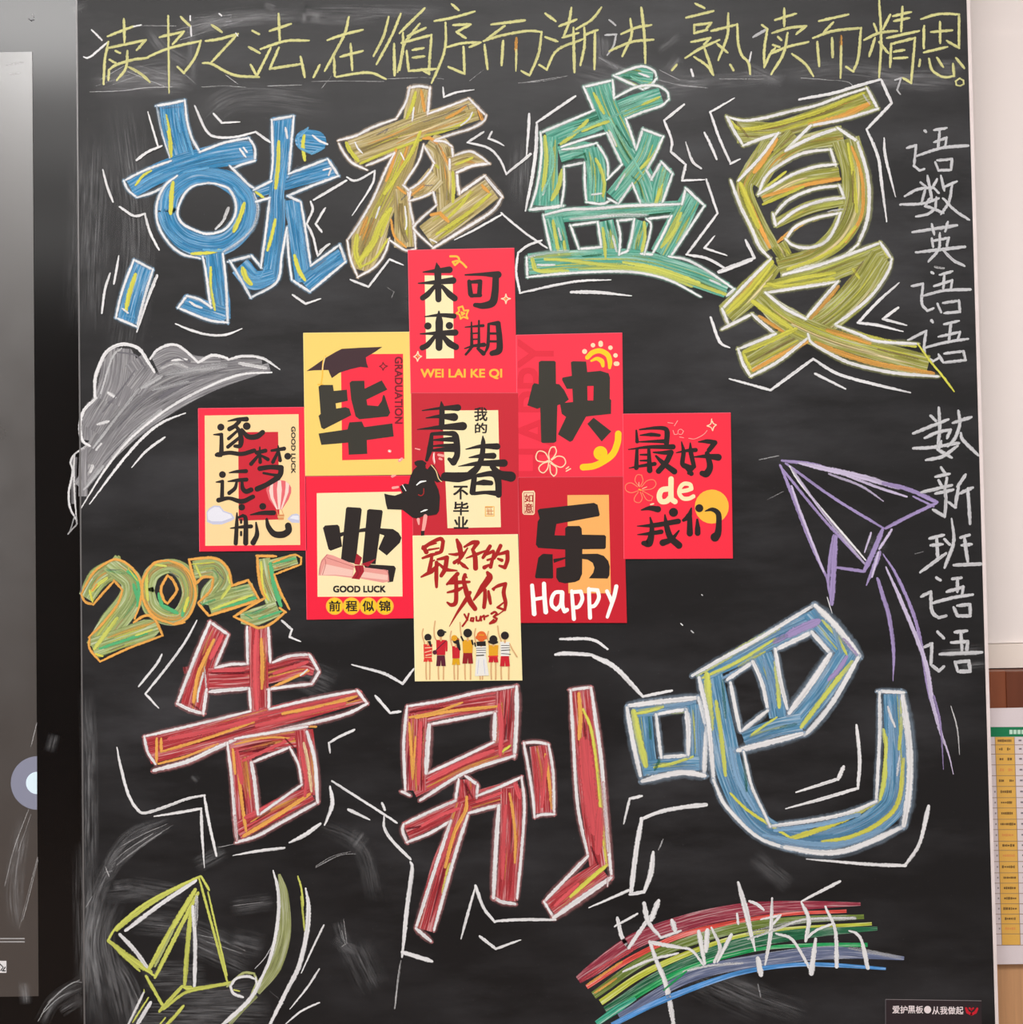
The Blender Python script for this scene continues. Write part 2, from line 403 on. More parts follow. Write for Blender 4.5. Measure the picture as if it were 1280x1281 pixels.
# ---- the top line of yellow writing
TOP = 'yellow chalk handwritten character %s in the top line'
for ch, tile, d in (
 ('读', T1, 'w 11 140,150 190,200 | 100,285 130,285 220,210 | y 222,210 205,300 198,420 | 222,400 225,350 260,325 340,300 420,290 | 220,182 300,150 350,132 | w 10 350,132 385,125 | y 300,95 303,210 | 220,240 410,200 365,250 | 260,255 280,265 | 230,300 265,320 | 318,255 310,340 265,400 | 325,335 385,370 430,410'),
 ('书', T1, 'y 480,185 600,158 545,220 | 420,285 530,240 685,205 655,290 600,365 570,335 | 522,80 526,465,9 | 585,85 630,130'),
 ('之', T1, 'y 740,125 790,160 | 710,205 780,195 870,170 740,310 | 695,315 740,320 850,375 975,385 | w 7 860,165 870,180'),
 ('法', T1, 'y 945,155 975,170 | 925,235 980,265 | 935,325 965,380 1035,240 | 1075,70 1080,210 | 1030,155 1135,120 | 985,245 1110,205 1225,203 | 1075,240 1030,345 1190,320 | 1185,285 1205,385 | 1280,325 1250,385'),
 ('在', T2, 'y 225,85 200,180 105,355 | 120,200 210,170 295,150 | 235,220 243,350 | 185,283 295,255 | 152,290 155,380 | 165,385 260,368 340,365 410,395'),
 ('循', T2, 'y 425,85 400,180 350,280 | 485,70 440,180 365,320 | 605,42 480,165 | 452,220 455,375,18 | 497,165 495,260 470,360 | 580,120 540,170 500,230 480,350 | 520,180 610,140 | 490,215 640,175 | 640,175 630,300 628,370 590,345 | 515,255 525,355 660,345 | 545,250 600,240 | 545,288 605,282'),
 ('序', T2, 'y 740,20 775,50 | 655,105 740,90 855,58 | 710,115 710,220 690,300 640,415 | 750,125 835,122 765,160 | 765,160 810,190 | 720,235 800,215 885,212 830,235 | 800,235 805,370 725,335'),
 ('而', T2, 'y 940,122 1105,102,18 | 1005,130 905,205 | 900,205 1000,175 1120,155 1190,160 1175,270 1130,378 1090,355 | 905,225 920,345 | 998,205,16 990,325,16 | o.8 16 1065,190 1062,260 | y 1065,250,15 1062,355,8'),
 ('渐', T3, 'y 90,68 140,105 | 90,185 150,208 | 60,325 95,348 150,250 280,195 | 220,40 205,120 180,185 | 160,130 245,98 | 175,188 255,165 | 230,140,14 235,360,17 | 370,38 320,100 245,145 | 285,140 285,230 265,325 | 285,175 350,150 | 338,160 335,345'),
 ('进', T3, 'g 11 410,100 440,125 | 390,175 445,172 430,230 400,275 | g.6 9 360,290 450,340 | y 515,95 520,180 475,280 | 470,170 540,140 620,125 | 410,255 520,210 630,198 | 570,40,18 585,180 590,315'),
 ('熟', T3, 'y 840,18 885,40 | 795,88 930,55 | 835,125 835,165 900,150 | 835,125 920,115 890,150 | 820,210 915,190 885,220 | 790,290 870,240 960,200 | 885,240 910,310 930,375 | 835,285 900,330 925,370 | 1005,68 1000,180 955,300 | 920,155 1050,122 1055,220 1075,280 1105,310 1115,370 | 950,220 1000,262 | w 9 1120,260 1110,310 | y 745,325 725,350 | w 820,350 828,378 | y 1015,325 1030,350'),
 ('读', T4, 'g 50,185 110,150 | y 95,125 120,145 105,250 105,335 135,270 160,240 | 160,100 265,68 | 205,42 205,130 | 145,165 230,140 315,130 265,170 | 150,225 180,235 | 175,185 190,200 | 135,270 220,235 325,210 | 222,165 200,270 140,370 | 245,270 310,320 350,380'),
 ('而', T4, 'y 380,105 525,72 | 450,112 400,165 | 350,190 450,155 590,140 575,290 550,358 515,335 | 370,210 380,330 | 445,190,16 447,285,16 | o.7 15 490,180 488,260 | y 490,230,15 487,390,12'),
 ('精', T4, 'y 680,0 690,200 680,385 | 655,120 670,160 | 735,75 700,145 | 605,200 680,165 770,155 | 660,190 630,280 | 680,210 725,265 | 750,80 840,60 | 755,105 830,90 | 797,35 790,155 | 720,190 880,155 | 740,220 735,335 | 740,220 860,190 850,300 840,415 800,390 | 755,258 805,250 | 755,292 820,288'),
 ('思', T4, 'y 905,130 903,240 | 890,95 980,70 1080,72 1080,240 1020,205 | 985,110 985,215 | 940,160 1045,152 | 905,262 1020,235 | 885,300 880,330 | 930,295 945,350 1000,385 1055,380 1050,320 | 970,290 1000,335 | 1065,290 1105,340 | 10 1083,392 1102,402 1104,420 1085,430 1066,424 1063,406 1083,392')):
    CH(TOP % ch, tile, d, w=14.5)

# ---- the four big characters of the upper row
CH('big blue chalk character 就 with white outline', (120, 100, .25), fill='''
b# 130 378,120 395,250 430,390 | b# 175,545,100 330,460,110 520,400,120 700,365,125 785,352,100
b# 350,660,105 375,560,110 465,490,95 560,477,80 670,510,110 745,590,100 750,670,110 725,750,110 650,815,110 550,830,125 450,800,115 380,730,100 350,650,105
b# 590,870,90 605,1000,100 620,1110,110 632,1200,90 | 430,1110,80 520,1140,95 650,1180,90
b# 238,925,100 195,1050,110 155,1210,105 | 800,565,50 960,510,80 1190,440,95
b# 940,190,120 925,400,85 905,560,80 905,700,90 890,850,90 870,1000,80 | 720,930,110 790,1000,110 890,980,70
b# 985,600,80 1010,800,85 1040,1010,90 | 1040,1020,90 1130,950,95 1235,880,85 | b@ 1055,303,118 1095,308,118
''', high='''
Y 22 350,180 370,290 375,380 | 14 200,525 235,480 275,455 | 24 385,515 378,580 374,665 | 24 742,620 720,690 690,755 | 18 480,870 560,865 625,850 | 16 575,940 575,1040 595,1150 | 24 198,975 170,1060 150,1150 | 22 915,310 912,420 900,540 | 18 898,700 880,780 860,850 | 30 735,945 750,990 775,1020 | 22 995,880 1015,950 1045,1000 | 20 1042,280 1036,330 1045,400 | 14 800,560 840,590
w 12 720,345 750,385 | 740,340 755,360 | 470,1110 500,1130 530,1140 | 948,240 958,290 | 1085,278 1120,305 1158,322 | 1140,450 1180,440 1165,475 | 135,1145 160,1165 | w.7 640,700 660,640 | 600,745 640,700 665,640
B.8 14 430,150 450,250 485,370 | 400,170 420,260 | 340,160 355,250 | 330,650 350,740 430,810 | 360,560 345,640 | 540,850 640,850 720,790 780,740 | 690,540 740,600 | 1060,240 1010,290 1020,340 1080,370 1140,340 | B.6 180,560 260,500 330,470 | 440,460 560,440 | 150,1180 190,1190 | 1000,620 1020,760 1050,900 | 950,600 960,700 | 850,930 820,990 780,990 | 1100,960 1200,890
d.5 8 330,140 425,135 | 1010,430 960,500 | 1150,900 1080,950 | 725,905 790,890
''', line='''
w 13 300,130 370,118 445,102 455,200 480,290 520,360 | 520,360 640,315 765,290 795,340 795,405 740,420 690,440 | 670,430 720,480 765,525 800,545 | w.7 9 305,135 330,260 370,390 | w 12 375,405 250,450 140,505 160,550 205,588 280,565 350,530 | 13 405,480 345,530 305,620 310,720 360,810 430,870 520,892 | w.6 640,860 730,800 790,730 810,640 790,570
w 13 565,515 490,530 440,575 408,660 430,715 490,750 560,770 640,750 690,690 700,620 670,550 620,525 565,515 | 535,885 550,960 562,1050 575,1140 | 635,870 650,1000 660,1215 | 660,1215 560,1200 410,1140 455,1080 520,1100 580,1140
190,900 285,950 245,1080 205,1235 100,1190 130,1060 190,900 | 880,200 990,180 965,470 | 965,470 1160,395 1215,480 1080,530 960,580 | 960,580 1025,610 1050,760 1075,930 | 1075,930 1220,825 1250,910 1070,1060 980,1000 | 955,740 965,880 980,1000 | 955,740 930,880 905,1010 775,1090 | 660,910 780,880 830,940 | 670,905 720,990 775,1090 | 880,200 885,400 875,500 | 870,590 850,760 825,940 | 790,550 880,505 | 800,610 870,590''',
 accent='''w 13 260,160,8 310,330 | 330,330 260,360 205,400,18 | 35,450,10 55,530 85,610 | 120,635 190,680 245,670 | 245,670 270,760 315,850 | 115,880,8 105,940 90,1020 | 70,970 45,1050 30,1165 | 305,980,20 255,1110 205,1260,10 | 400,1220,10 470,1250 560,1275 650,1275 730,1245,8 | 495,130 550,250 600,285 700,285 800,260 870,310 | 590,170 630,215 720,210,8 | 985,1075 1050,1120 1125,1095,8 | 1250,505 1090,600 | 1075,610 1085,650 1055,720 1085,780 1110,880 1165,820,7 | 1145,645,9 1100,720 1130,760''',
 streaks='bbBBu', bleed='B')

CH('big ochre yellow chalk character 在 with cream white outline', (400, 100, .2031), fill='''
k# 620,50,110 590,180,140 560,350,125 515,500,145 440,680,150 355,850,175 300,1000,230 250,1170,130 | 195,445,160 400,375,180 650,275,165 965,182,140
k# 500,670,90 512,850,110 520,1030,130 | 680,370,110 745,430,150 765,560,140 775,700,120 780,840,120 | 570,705,60 640,670,120 720,590,140 | 800,520,100 910,485,100 1025,508,40 | 655,960,150 850,820,170 1060,670,150
K#.7 30 250,440 450,360 650,300 900,200 | 26 500,760 505,900 540,1000 | 30 330,850 270,1000 245,1120 | 26 720,400 790,560 790,740
''', high='''
Y.85 24 590,80 570,160 535,235 | 28 165,390 190,440 235,495 | 20 250,515 450,430 625,370 | 22 650,345 850,285 945,215 | 26 620,320 570,440 480,580 400,700 | 34 230,960 222,1060 250,1150 | 44 435,800 370,900 330,1000 250,1110 | 20 430,820 380,960 | 24 820,570 825,650 820,750 | 20 930,690 870,770 790,850 | 26 1050,705 900,830 720,950 | 20 700,510 730,540 | 16 260,1150 340,1100 420,980 | 18 840,520 940,480
o.9 20 625,65 635,120 645,190 | 18 780,235 850,200 900,160 | 22 470,430 440,540 410,620 | 22 640,360 680,360 720,385 | 26 690,830 740,820 790,870 | 22 1000,650 1040,690 | 16 440,860 460,960 530,1030 | 16 480,660 530,700 | o.7 26 760,450 790,520 | 290,850 250,950 | 560,710 640,650 | 980,190 1000,240
w 12 580,170 570,250 | 218,385 235,420 262,450 | 940,200 920,240 870,280 | 525,780 535,880 528,920 | 500,450 520,490 | 370,780 345,850 | 680,980 720,1000
d.6 7 350,340 420,300 400,330 | 640,260 780,210 910,150 920,180 | 660,330 860,290 | 420,560 370,680 | 700,500 680,560 640,600 | 640,650 700,650 | 700,690 740,700 | 540,700 500,740
''', line='''
w 17 550,48 615,38 680,50 665,210 | 14 665,210 800,160 920,115 1025,220 1010,255 930,300 830,330 710,370 | 15 555,45 530,140 470,240 | 470,240 330,290 220,345 115,372 | 120,395 150,450 200,510 290,555 | 290,525 380,490 460,450 | 14 460,450 400,570 330,730 250,870 170,990 | 170,990 190,1100 235,1215 340,1150 400,1070 430,980 | 435,990 530,1050 590,1040 | 590,1040 580,900 560,800 545,690 | 545,680 620,630 680,560 705,510 640,400 | 640,400 610,500 520,640 | 515,650 560,690 550,740
14 555,745 620,725 700,690 720,770 590,890 590,930 700,1035 | 18 700,1035 870,930 1060,810 1125,720 1015,590 930,650 860,700 | 860,700 850,640 845,570 940,530 1045,515 | 14 1045,515 980,465 920,440 820,470 | 820,470 815,410 770,380 710,375 | 800,490 800,550''',
 accent='''w 15 760,45,9 765,105 850,75 950,60,8 | 1010,320 910,385 1040,420 1110,490 1150,580 1220,520 1290,470,8 | 1060,320 1040,360 1090,380 1135,405,8 | 0,720 165,620 | 170,600 225,620 340,560 320,650 200,835,8 | 830,985,8 960,920 1120,830 | 1120,820 1200,890 1290,960 1400,1035 | 190,1230 300,1275 430,1105 515,1140,8 | 35,790 0,840 | 60,1010 0,1055''',
 streaks='kkKYokC', bleed='J')

CH('big teal green chalk character 盛 with white outline', (640, 70, .2344), fill='''
t# 560,105,20 640,95,70 700,105,100 755,112,80 | 195,445,90 300,400,110 420,360,120 650,265,120 800,215,100 | 205,430,90 195,600,110 185,800,150 | 255,525,90 350,500,100 440,510,90 | 430,490,110 455,620,110 450,780,110
t# 465,150,150 510,280,130 600,470,130 690,620,120 750,780,120 | 820,590,80 790,700,80 780,790,60 | 755,415,110 710,540,110 640,640,110 540,755,90
t# 180,860,80 450,835,80 900,800,60 | 220,860,110 245,950,100 265,1050,100 | 500,880,90 520,980,100 535,1060,90 | 695,880,80 665,980,80 650,1060,90 | 965,745,110 900,870,130 800,1060,130
t# 90,1110,120 300,1095,120 500,1090,130 700,1100,130 950,1170,120 1150,1250,90
''', high='''
q.9 24 178,430 185,560 168,720 | 22 265,468 330,420 405,345 | 20 380,400 450,370 525,348 | 20 440,200 465,250 492,305 | 26 215,765 250,700 272,610 | 20 450,550 475,600 495,680 488,745 | 22 800,455 760,530 690,600 | 24 800,690 785,740 768,795 | 20 222,880 235,960 252,1055 | 18 488,920 495,1000 502,1075 | 20 708,890 712,960 695,1050 | 20 905,840 870,930 800,1020 | 24 110,1080 125,1140 180,1150 300,1148
q.85 22 180,1085 300,1090 450,1110 600,1125 750,1145 900,1190 1050,1240 1150,1275 | 18 500,1130 700,1150 820,1180 960,1230 | 16 520,400 560,480 | 12 570,115 640,145 700,165 750,140 | 16 700,260 790,220 | 16 280,990 285,1040 | q 20 600,1100 800,1140 1000,1210
w 12 680,92 735,112 | w.8 16 525,405 555,475 | 14 182,690 168,740 | 12 540,960 562,1045 | 605,630 555,715 | 140,1115 230,1115 | 1060,1195 1115,1220 | 420,740 480,735 | 250,920 265,980
T.7 16 210,460 220,600 150,770 | 300,430 420,370 600,300 | 520,330 620,500 700,640 | 640,110 700,140 | 400,540 420,650 420,760 | 820,600 790,700 | 980,760 900,880 | 200,850 500,845 860,815 | 560,1060 700,1060 800,1070 | 320,1060 480,1055 | T.7 12 480,160 530,260 | 760,190 640,250
i.7 10 270,570 390,520 400,555 | 640,640 680,680 700,760 | 560,370 640,490 | 380,1070 480,1060 | 720,850 850,835 | 590,110 640,120 | i.6 8 860,830 830,930 | 190,880 220,1000 | 400,200 440,280
''', line='''
w 14 545,105 620,75 700,55 760,80 775,120 740,160 700,178 620,140 545,105 | 385,165 540,130 548,230 | 548,225 670,165 770,158 830,190 840,230 800,265 700,300 610,335 | 610,335 640,420 665,500 700,390 810,430 770,520 720,610 750,660 | 745,660 800,565 860,630 805,785 | 385,165 440,290 155,410 | 155,410 160,520 140,680 100,820 | 18 100,820 200,810 275,800 | 13 265,800 280,700 280,590 390,568 | 390,568 392,690 400,780 480,790 530,770 | 515,650 510,560 455,465 350,490 270,500 | 265,485 400,440 510,410 590,580 510,660 | 515,760 570,790 645,680 690,790
16 170,850 300,820 450,815 620,800 910,790 | 14 910,790 930,705 1030,800 950,920 850,1070 | 170,850 190,950 210,1035 | 315,905 460,885 480,1020 360,1030 315,905 | 565,880 655,870 640,970 620,1040 575,1060 580,960 565,880 | 720,870 855,855 800,970 750,1060 690,1055 | 12 720,870 745,910 710,1060 | w.6 16 320,870 560,850 720,850 | 14 80,1075 160,1055 300,1040 | w 80,1075 85,1180 300,1160 550,1150 700,1160 850,1200 1010,1285 | 840,1070 940,1090 1050,1150 1190,1245 1150,1280''',
 accent='''w 16 95,310 90,400 80,530,9 | 340,215 230,290 135,355 | 20 135,370 130,500 110,650 75,825,12 | 0,610,8 100,525 | 15 920,260 815,345 855,450 850,510 930,580 910,665 1030,660,8 | 1040,660 1100,840 935,1060 1040,1080 1135,1130 | 930,460,8 965,560 1010,600 | 1190,225,8 1060,300 1110,440 1170,575 1220,550,8 | 1030,410 1060,470 1095,550 | 1085,960,8 1030,1025 1150,1065,8 | 20 1110,1155 1280,1090 | 14 160,985 90,1010 35,1050 25,1150 45,1265 | 45,1265 250,1220 380,1200 530,1195,8 | 20 320,1260 460,1262 640,1280,8''',
 streaks='ttTTiqq', bleed='T')

CH('big olive yellow chalk character 夏 with cream white outline', (880, 90, .3122), fill='''
n# 135,235,110 280,235,70 450,185,75 675,110,85 | 365,250,70 295,330,80 | 265,275,60 200,390,80 165,470,70 210,600,80 270,710,80 | 215,460,60 290,350,60 400,285,60 560,255,90
n# 570,270,120 605,400,110 600,540,120 540,660,100 430,740,70 300,780,80 | 235,510,50 380,435,60 545,405,55 | 285,610,40 420,545,55 560,515,45 | 300,690,70 330,740,60
n# 285,770,70 190,880,110 90,970,90 | 255,865,50 450,820,80 600,765,90 725,715,90 | 715,740,100 620,880,130 500,990,110 400,1040,100 270,1110,110 165,1170,100 | 225,900,60 330,990,110 500,1070,100 700,1130,105 900,1180,95
''', high='''
o 22 292,272 250,340 205,400 | 18 150,450 200,560 265,700 | o.9 26 430,212 540,185 660,130 | 16 240,500 400,455 545,430 | 15 300,680 350,640 410,600 | 14 595,300 625,380 640,460 632,580 570,680 | 18 420,1080 300,1140 200,1195 | o.8 22 500,1035 580,1060 665,1085 | 22 450,1085 560,1130 700,1170 920,1208 | 16 225,980 320,1040 | 18 540,860 490,920 430,985 | 12 150,900 230,800
Y.85 26 150,450 190,550 220,620 | 30 272,765 190,870 100,960 | 16 245,860 400,825 525,805 | 22 165,1120 260,1080 370,1030 | 24 200,920 270,970 350,1025 | 16 560,1030 700,1070 850,1100 | 16 580,290 600,400 615,560 | 16 610,620 540,700 440,755 340,790 | 12 600,790 625,825 | 12 240,470 330,400 | 14 240,530 400,460 | Y.8 18 100,190 170,230 400,180 640,85 | 18 720,700 740,740 | 14 160,1130 190,1190 | 20 260,850 330,860 520,830
w.6 8 640,90 670,130 | 560,550 500,560 | 250,470 220,500 | 250,890 400,980
K.7 9 360,250 310,300 | 440,600 520,560 | 600,400 600,520 | 640,760 560,870 | 340,1080 250,1130 | 700,1110 860,1150 | 130,200 180,260
''', line='''
w 12 95,180 160,195 240,185 340,160 450,135 560,95 655,65 700,148 630,170 560,190 430,215 | 13 95,180 120,230 160,295 230,268 305,245 | 300,245 230,340 140,435 | 14 110,435 150,540 190,620 225,700 265,745 | 430,215 380,265 330,315 430,265 540,225 620,280 | 15 620,285 655,400 665,500 655,600 620,690 | 13 620,690 560,740 470,770 400,785 320,815 | 270,750 180,840 75,950 100,1010 | 75,1030 195,970 240,1010 290,1050 | 290,1050 140,1110 160,1170 190,1220 300,1160 420,1065 | 420,1050 435,1085 510,1130 600,1170 760,1205 940,1220
530,1015 620,1050 700,1080 860,1090 | Y 9 860,1090 910,1160 960,1220 1005,1280 | w 13 250,885 380,865 540,840 470,920 410,990 330,950 250,885 | 320,812 430,785 560,740 710,685 755,750 740,800 680,890 600,960 530,1010
220,490 250,420 310,370 400,325 510,310 530,375 | 530,370 450,380 360,410 290,450 220,490 | 280,580 340,515 440,470 545,455 565,505 | 565,505 480,515 380,550 290,615 280,570 | 330,670 370,620 450,585 550,565 530,620 490,680 420,705 360,695 330,670''',
 accent='''w 13 385,110 520,85 620,55 710,30 | 715,35 755,125 655,230 | 655,230 700,340 715,450 735,600,7 | 725,265,8 730,340 770,500,6 | 785,845,7 700,920 620,1005 700,1015 800,1040,7 | 780,945 720,990 815,1015,7 | 105,1230,8 270,1275 440,1150 | 440,1150 540,1210 680,1250 830,1285,8 | 450,1210 570,1270,8 | 170,675 205,745 60,800 | 30,985 65,1080 105,1105,7''',
 streaks='nnYKCoq', bleed='q')

# ---- right-hand column of white writing
SIDE = 'small white chalk handwritten character %s in the right column%s'
TA, TB = (1100, 140, .2811), (1130, 490, .2892)
for ch, tl, d, ex in (
 ('语', TA, 'w 205,85,18 208,88 | 125,160 165,148 155,240 180,260 200,255 | 245,80 300,72 | 270,85 262,165 | 245,135 300,115 295,150 | 170,195 280,160 395,150,18 | 250,225 265,260 | 260,215 325,210 320,258 265,260', ', topmost'),
 ('数', TA, 'w 215,285 235,390 | 185,315 205,330 | 258,300 235,340 | 115,375 170,345 240,335 | 95,412 190,408 265,385 | 205,345 190,400 | 225,385 205,420 240,430 285,450 | 165,465 215,455 250,430 255,380 | 240,335 265,360 | 275,285 290,350 | 285,335 345,310 | 325,325 310,400 275,455 | 285,385 340,440 400,480', ', below the topmost'),
 ('英', TA, 'w 150,535 345,505,18 | 235,500 245,545 | 305,490 295,530 | 235,565 240,600 | 235,575 310,560 300,600 | 165,625 380,600,17 | 270,540 265,610 220,665 | 285,615 330,660 380,685', ''),
 ('语', TA, 'w 235,715,16 240,718 | 145,775 195,765 190,850 215,885 240,875 | 270,725 325,710 | 290,730 285,790 | 245,775 325,750 320,785 | 190,820 290,795 405,790,18 | 260,855 275,890 | 285,850 355,840 360,890 290,895 | w.5 250,690 285,695', ', under the 英'),
 ('语', TA, 'w 235,930,18 238,935 | 130,1015 210,975 200,1040 205,1090 240,1110 265,1095 | 290,945 355,930 | 320,940 310,1020 | 265,1000 360,980 350,1015 | 200,1050 300,1025 395,1010 | 265,1080 285,1115 | 290,1075 375,1065 385,1105 290,1115', ', at the tip of the 夏'),
 ('数', TB, 'w 155,70 158,160 150,235 | 120,105 140,125 | 45,180 120,150 195,120 | 95,200 150,175 205,165 190,200 | 45,245 130,240 240,222 | 165,215 150,250 210,285 | 100,295 170,280 235,235 | 240,85 245,140 225,200 195,235 | 215,135 295,110 | 250,180 260,210 325,275', ', just above 新'),
 ('新', TB, 'w 165,330 180,350 | 140,368 200,355 | 155,385 165,405 | 190,375 185,400 | 80,435 210,405 | 140,440 215,425 | 180,410 185,470 180,540 130,510 | 270,360 235,410 | 240,410 225,500 200,480 | 245,440 300,415 | 280,420 290,570', ''),
 ('班', TB, 'w 115,635 175,620 | 145,630 150,720 | 120,665 170,660 | 75,780 185,700 | 180,640 200,660 | 210,550,11 218,650 180,760 | 250,630 285,620 | 255,665 295,660 | 265,630 280,740 | 220,750 350,745', ''),
 ('语', TB, 'w 145,805 160,815 | 80,885 120,865 125,950 155,978 185,970 | 215,810 250,805 | 235,810 235,865 | 190,865 260,845 255,880 | 125,915 220,890 300,878 | 220,935 235,970 | 235,925 290,920 290,970 235,970', ', under the 班'),
 ('语', TB, 'w 150,1040 175,1065 | 90,1105 125,1090 120,1180 155,1208 175,1190 | 225,1040 275,1035 | 250,1040 255,1120 | 210,1085 280,1080 275,1120 | 160,1135,18 340,1128,18 | 225,1170 235,1205 | 225,1170 285,1165 290,1210,18 240,1210,18 | s~.4 60 160,1130 360,1115 | 50 250,1190 360,1180', ', lowest')):
    CH(SIDE % (ch, ex), tl, d.replace('w ', 's ', 1) if d.startswith('w ') else d, w=13.5 if tl is TA else 16)

# ---- 2025
CH('green and orange chalk figures 2025', (90, 680, .2344), name='chalk_numerals', fill='''
p# 75,290,90 140,185,120 235,130,110 315,200,120 310,300,140 215,430,150 120,560,110 | 110,560,120 250,510,110 400,460,120 455,440,70 | 400,250,80 430,160,90 520,120,80 600,160,100 630,270,90 580,380,90 500,390,90 425,340,100 400,250,80
p# 650,140,100 760,125,110 800,190,110 750,270,130 735,330,110 | 730,330,110 850,290,110 975,260,110 | 1020,80,80 1040,200,90 1085,310,110 | 1100,345,90 980,390,100 900,400,60 | 1060,120,70 1200,80,60
''', high='''
G 22 300,150 345,190 360,270 350,330 | 24 465,270 480,330 560,370 | 620,310 600,350 590,380 | 16 150,560 270,520 400,480 | 20 760,345 880,320 980,290 | 26 1060,110 1075,200 1090,260 1115,330 | 14 1080,105 1190,80 | 14 1000,400 1120,360 | 20 330,220 360,330 | G.6 16 190,140 280,160 | 690,330 760,300 | 10 925,380 960,400
q 20 100,260 140,220 185,185 | 24 240,400 180,480 120,560 | 18 400,160 398,230 405,300 | 18 835,170 850,220 800,290 | 16 750,350 860,310 960,275 | 14 660,115 690,180 | 14 430,110 500,120 | 12 340,490 430,460 | Y 14 95,250 110,310 | 16 130,590 160,600 | 14 1010,100 1020,240 1050,300 | 18 620,290 600,360 | d.6 7 200,140 260,140 | 520,150 570,180 | 760,130 810,190 | 1090,120 1180,90 | 960,370 1040,330 | 200,570 280,540
''', line='''
o 14 50,270 80,210 120,150 190,100 240,85 310,120 360,190 372,260 360,330 335,400 | 50,270 70,310 115,325 170,260 225,200 | 225,195 270,250 240,330 160,430 90,500 | 95,500 95,560 150,630 300,560 485,490 | 16 485,490 440,400 390,385 330,420
16 515,90 440,105 385,180 375,250 390,320 440,390 540,430 620,390 660,280 640,180 590,120 515,90 | 510,170 475,240 490,300 510,320 550,270 560,240 535,190 510,170 | 540,430 600,420
625,85 760,78 830,130 855,215 | 855,225 940,195 1000,300 860,345 730,385 675,320 | 675,315 740,250 755,185 | 750,180 700,180 660,215 | 625,85 640,150 660,215
985,65 1090,68 | 16 990,65 995,160 1010,240 1030,290 | 1030,290 950,335 865,390 970,440 1000,450 1060,430 1140,365 1110,345 | 12 1075,100 1180,60 1225,75 1222,110 1080,165 | 14 1080,165 1110,250 1160,350 | 14 110,250 130,220 | Y 7 300,130 350,200 | 640,110 760,100''',
 streaks='pppGqko')

# ---- the three big characters of the lower row
CH('big red chalk character 告 with white outline', (130, 760, .2734), fill='''
r# 528,92,95 480,200,110 440,320,120 400,470,115 | 480,325,100 700,310,100 900,265,110 965,280,70 | 705,85,95 708,260,90 712,475,95 | 200,655,135 450,590,130 700,520,110 900,470,100 1185,405,60
r# 615,620,100 640,800,110 660,1010,100 | 580,648,100 750,610,110 930,590,90 | 915,560,90 930,700,90 945,860,80 | 610,1025,90 800,920,95 950,850,70 | r#.5 40 380,270 385,300
''', high='''
o 18 502,150 460,240 430,310 410,430 | 18 720,145 725,250 723,370 | 14 242,600 240,710 | 14 262,600 262,660 450,605 685,525 | 13 250,715 380,680 520,625 | 18 820,485 1000,450 1155,408 | 14 770,365 870,320 935,290 | 14 590,650 600,760 | 16 615,740 630,880 650,1020 | 20 640,1045 780,960 940,855 | o.9 10 600,625 750,595 870,600 | 12 940,545 970,545
R 24 540,130 490,230 | 28 700,100 695,300 700,460 | R.9 20 500,290 640,285 | 780,300 930,250 | 24 300,600 500,560 700,510 | 700,540 900,490 1100,440 | 18 640,700 860,600 | 20 900,640 925,780 920,860 | 24 650,960 780,900 | 610,660 630,800
w 10 930,285 900,310 | 455,300 430,400 430,430 | C.7 16 915,620 935,720 950,840 | w.6 8 460,270 470,380
D.7 10 620,660 700,650 780,620 | 700,970 760,930 | 1120,430 1190,400 | 490,300 640,300 | 830,600 870,640 | 400,440 440,470 | 380,1?
'''.replace(' | 380,1?', ''), line='''
w 14 485,65 570,125 510,270 | 510,275 580,260 660,258 | 655,90 658,255 | 752,90 762,250 | 775,250 850,222 940,215 985,295 950,350 850,360 750,375 | 755,375 755,465 | 760,465 950,420 1160,380 1205,440 | 16 1205,440 1100,490 900,540 750,575 | 485,65 420,220 335,440 | 335,440 400,470 455,485 | 455,485 470,375 | 18 485,385 560,378 665,370 | 13 665,370 672,470 | 670,475 400,540 185,590 | 185,590 200,660 235,715 | 20 230,745 380,705 500,650 600,605 | 14 600,600 750,575 930,545
565,620 580,740 590,850 605,1050 | 16 605,1075 700,1045 800,990 980,890 | 18 930,570 965,700 978,890 | 675,710,13 760,675,13 850,640,13 890,720,12 905,810,13 715,945,14 | 18 675,710 690,800 705,945 | w.6 14 600,960 608,1060''',
 accent='''w 14 60,640,8 75,720 110,850 150,920 190,940 300,905 380,875 460,860 | 460,865 480,980 515,1135 | 230,955,8 330,940 445,920 | 445,920 450,1050 460,1190,5 | 590,1135,5 700,1115 825,1100 | 20 850,1075,12 920,1040 990,990,16 | 1035,820,12 1045,900,22 1010,995,10 | 12 1045,795 1280,945 1340,985 | 1120,925,18 1215,970,9 | 1145,560,15 1080,590 1030,620 1035,665,7 | 425,60,9 370,160 290,270 190,395 | 190,395 250,460,8 | 265,215,12 240,260 160,360 | 815,60 860,100 850,135 900,155,7''',
 streaks='rrRRDo', bleed='R')

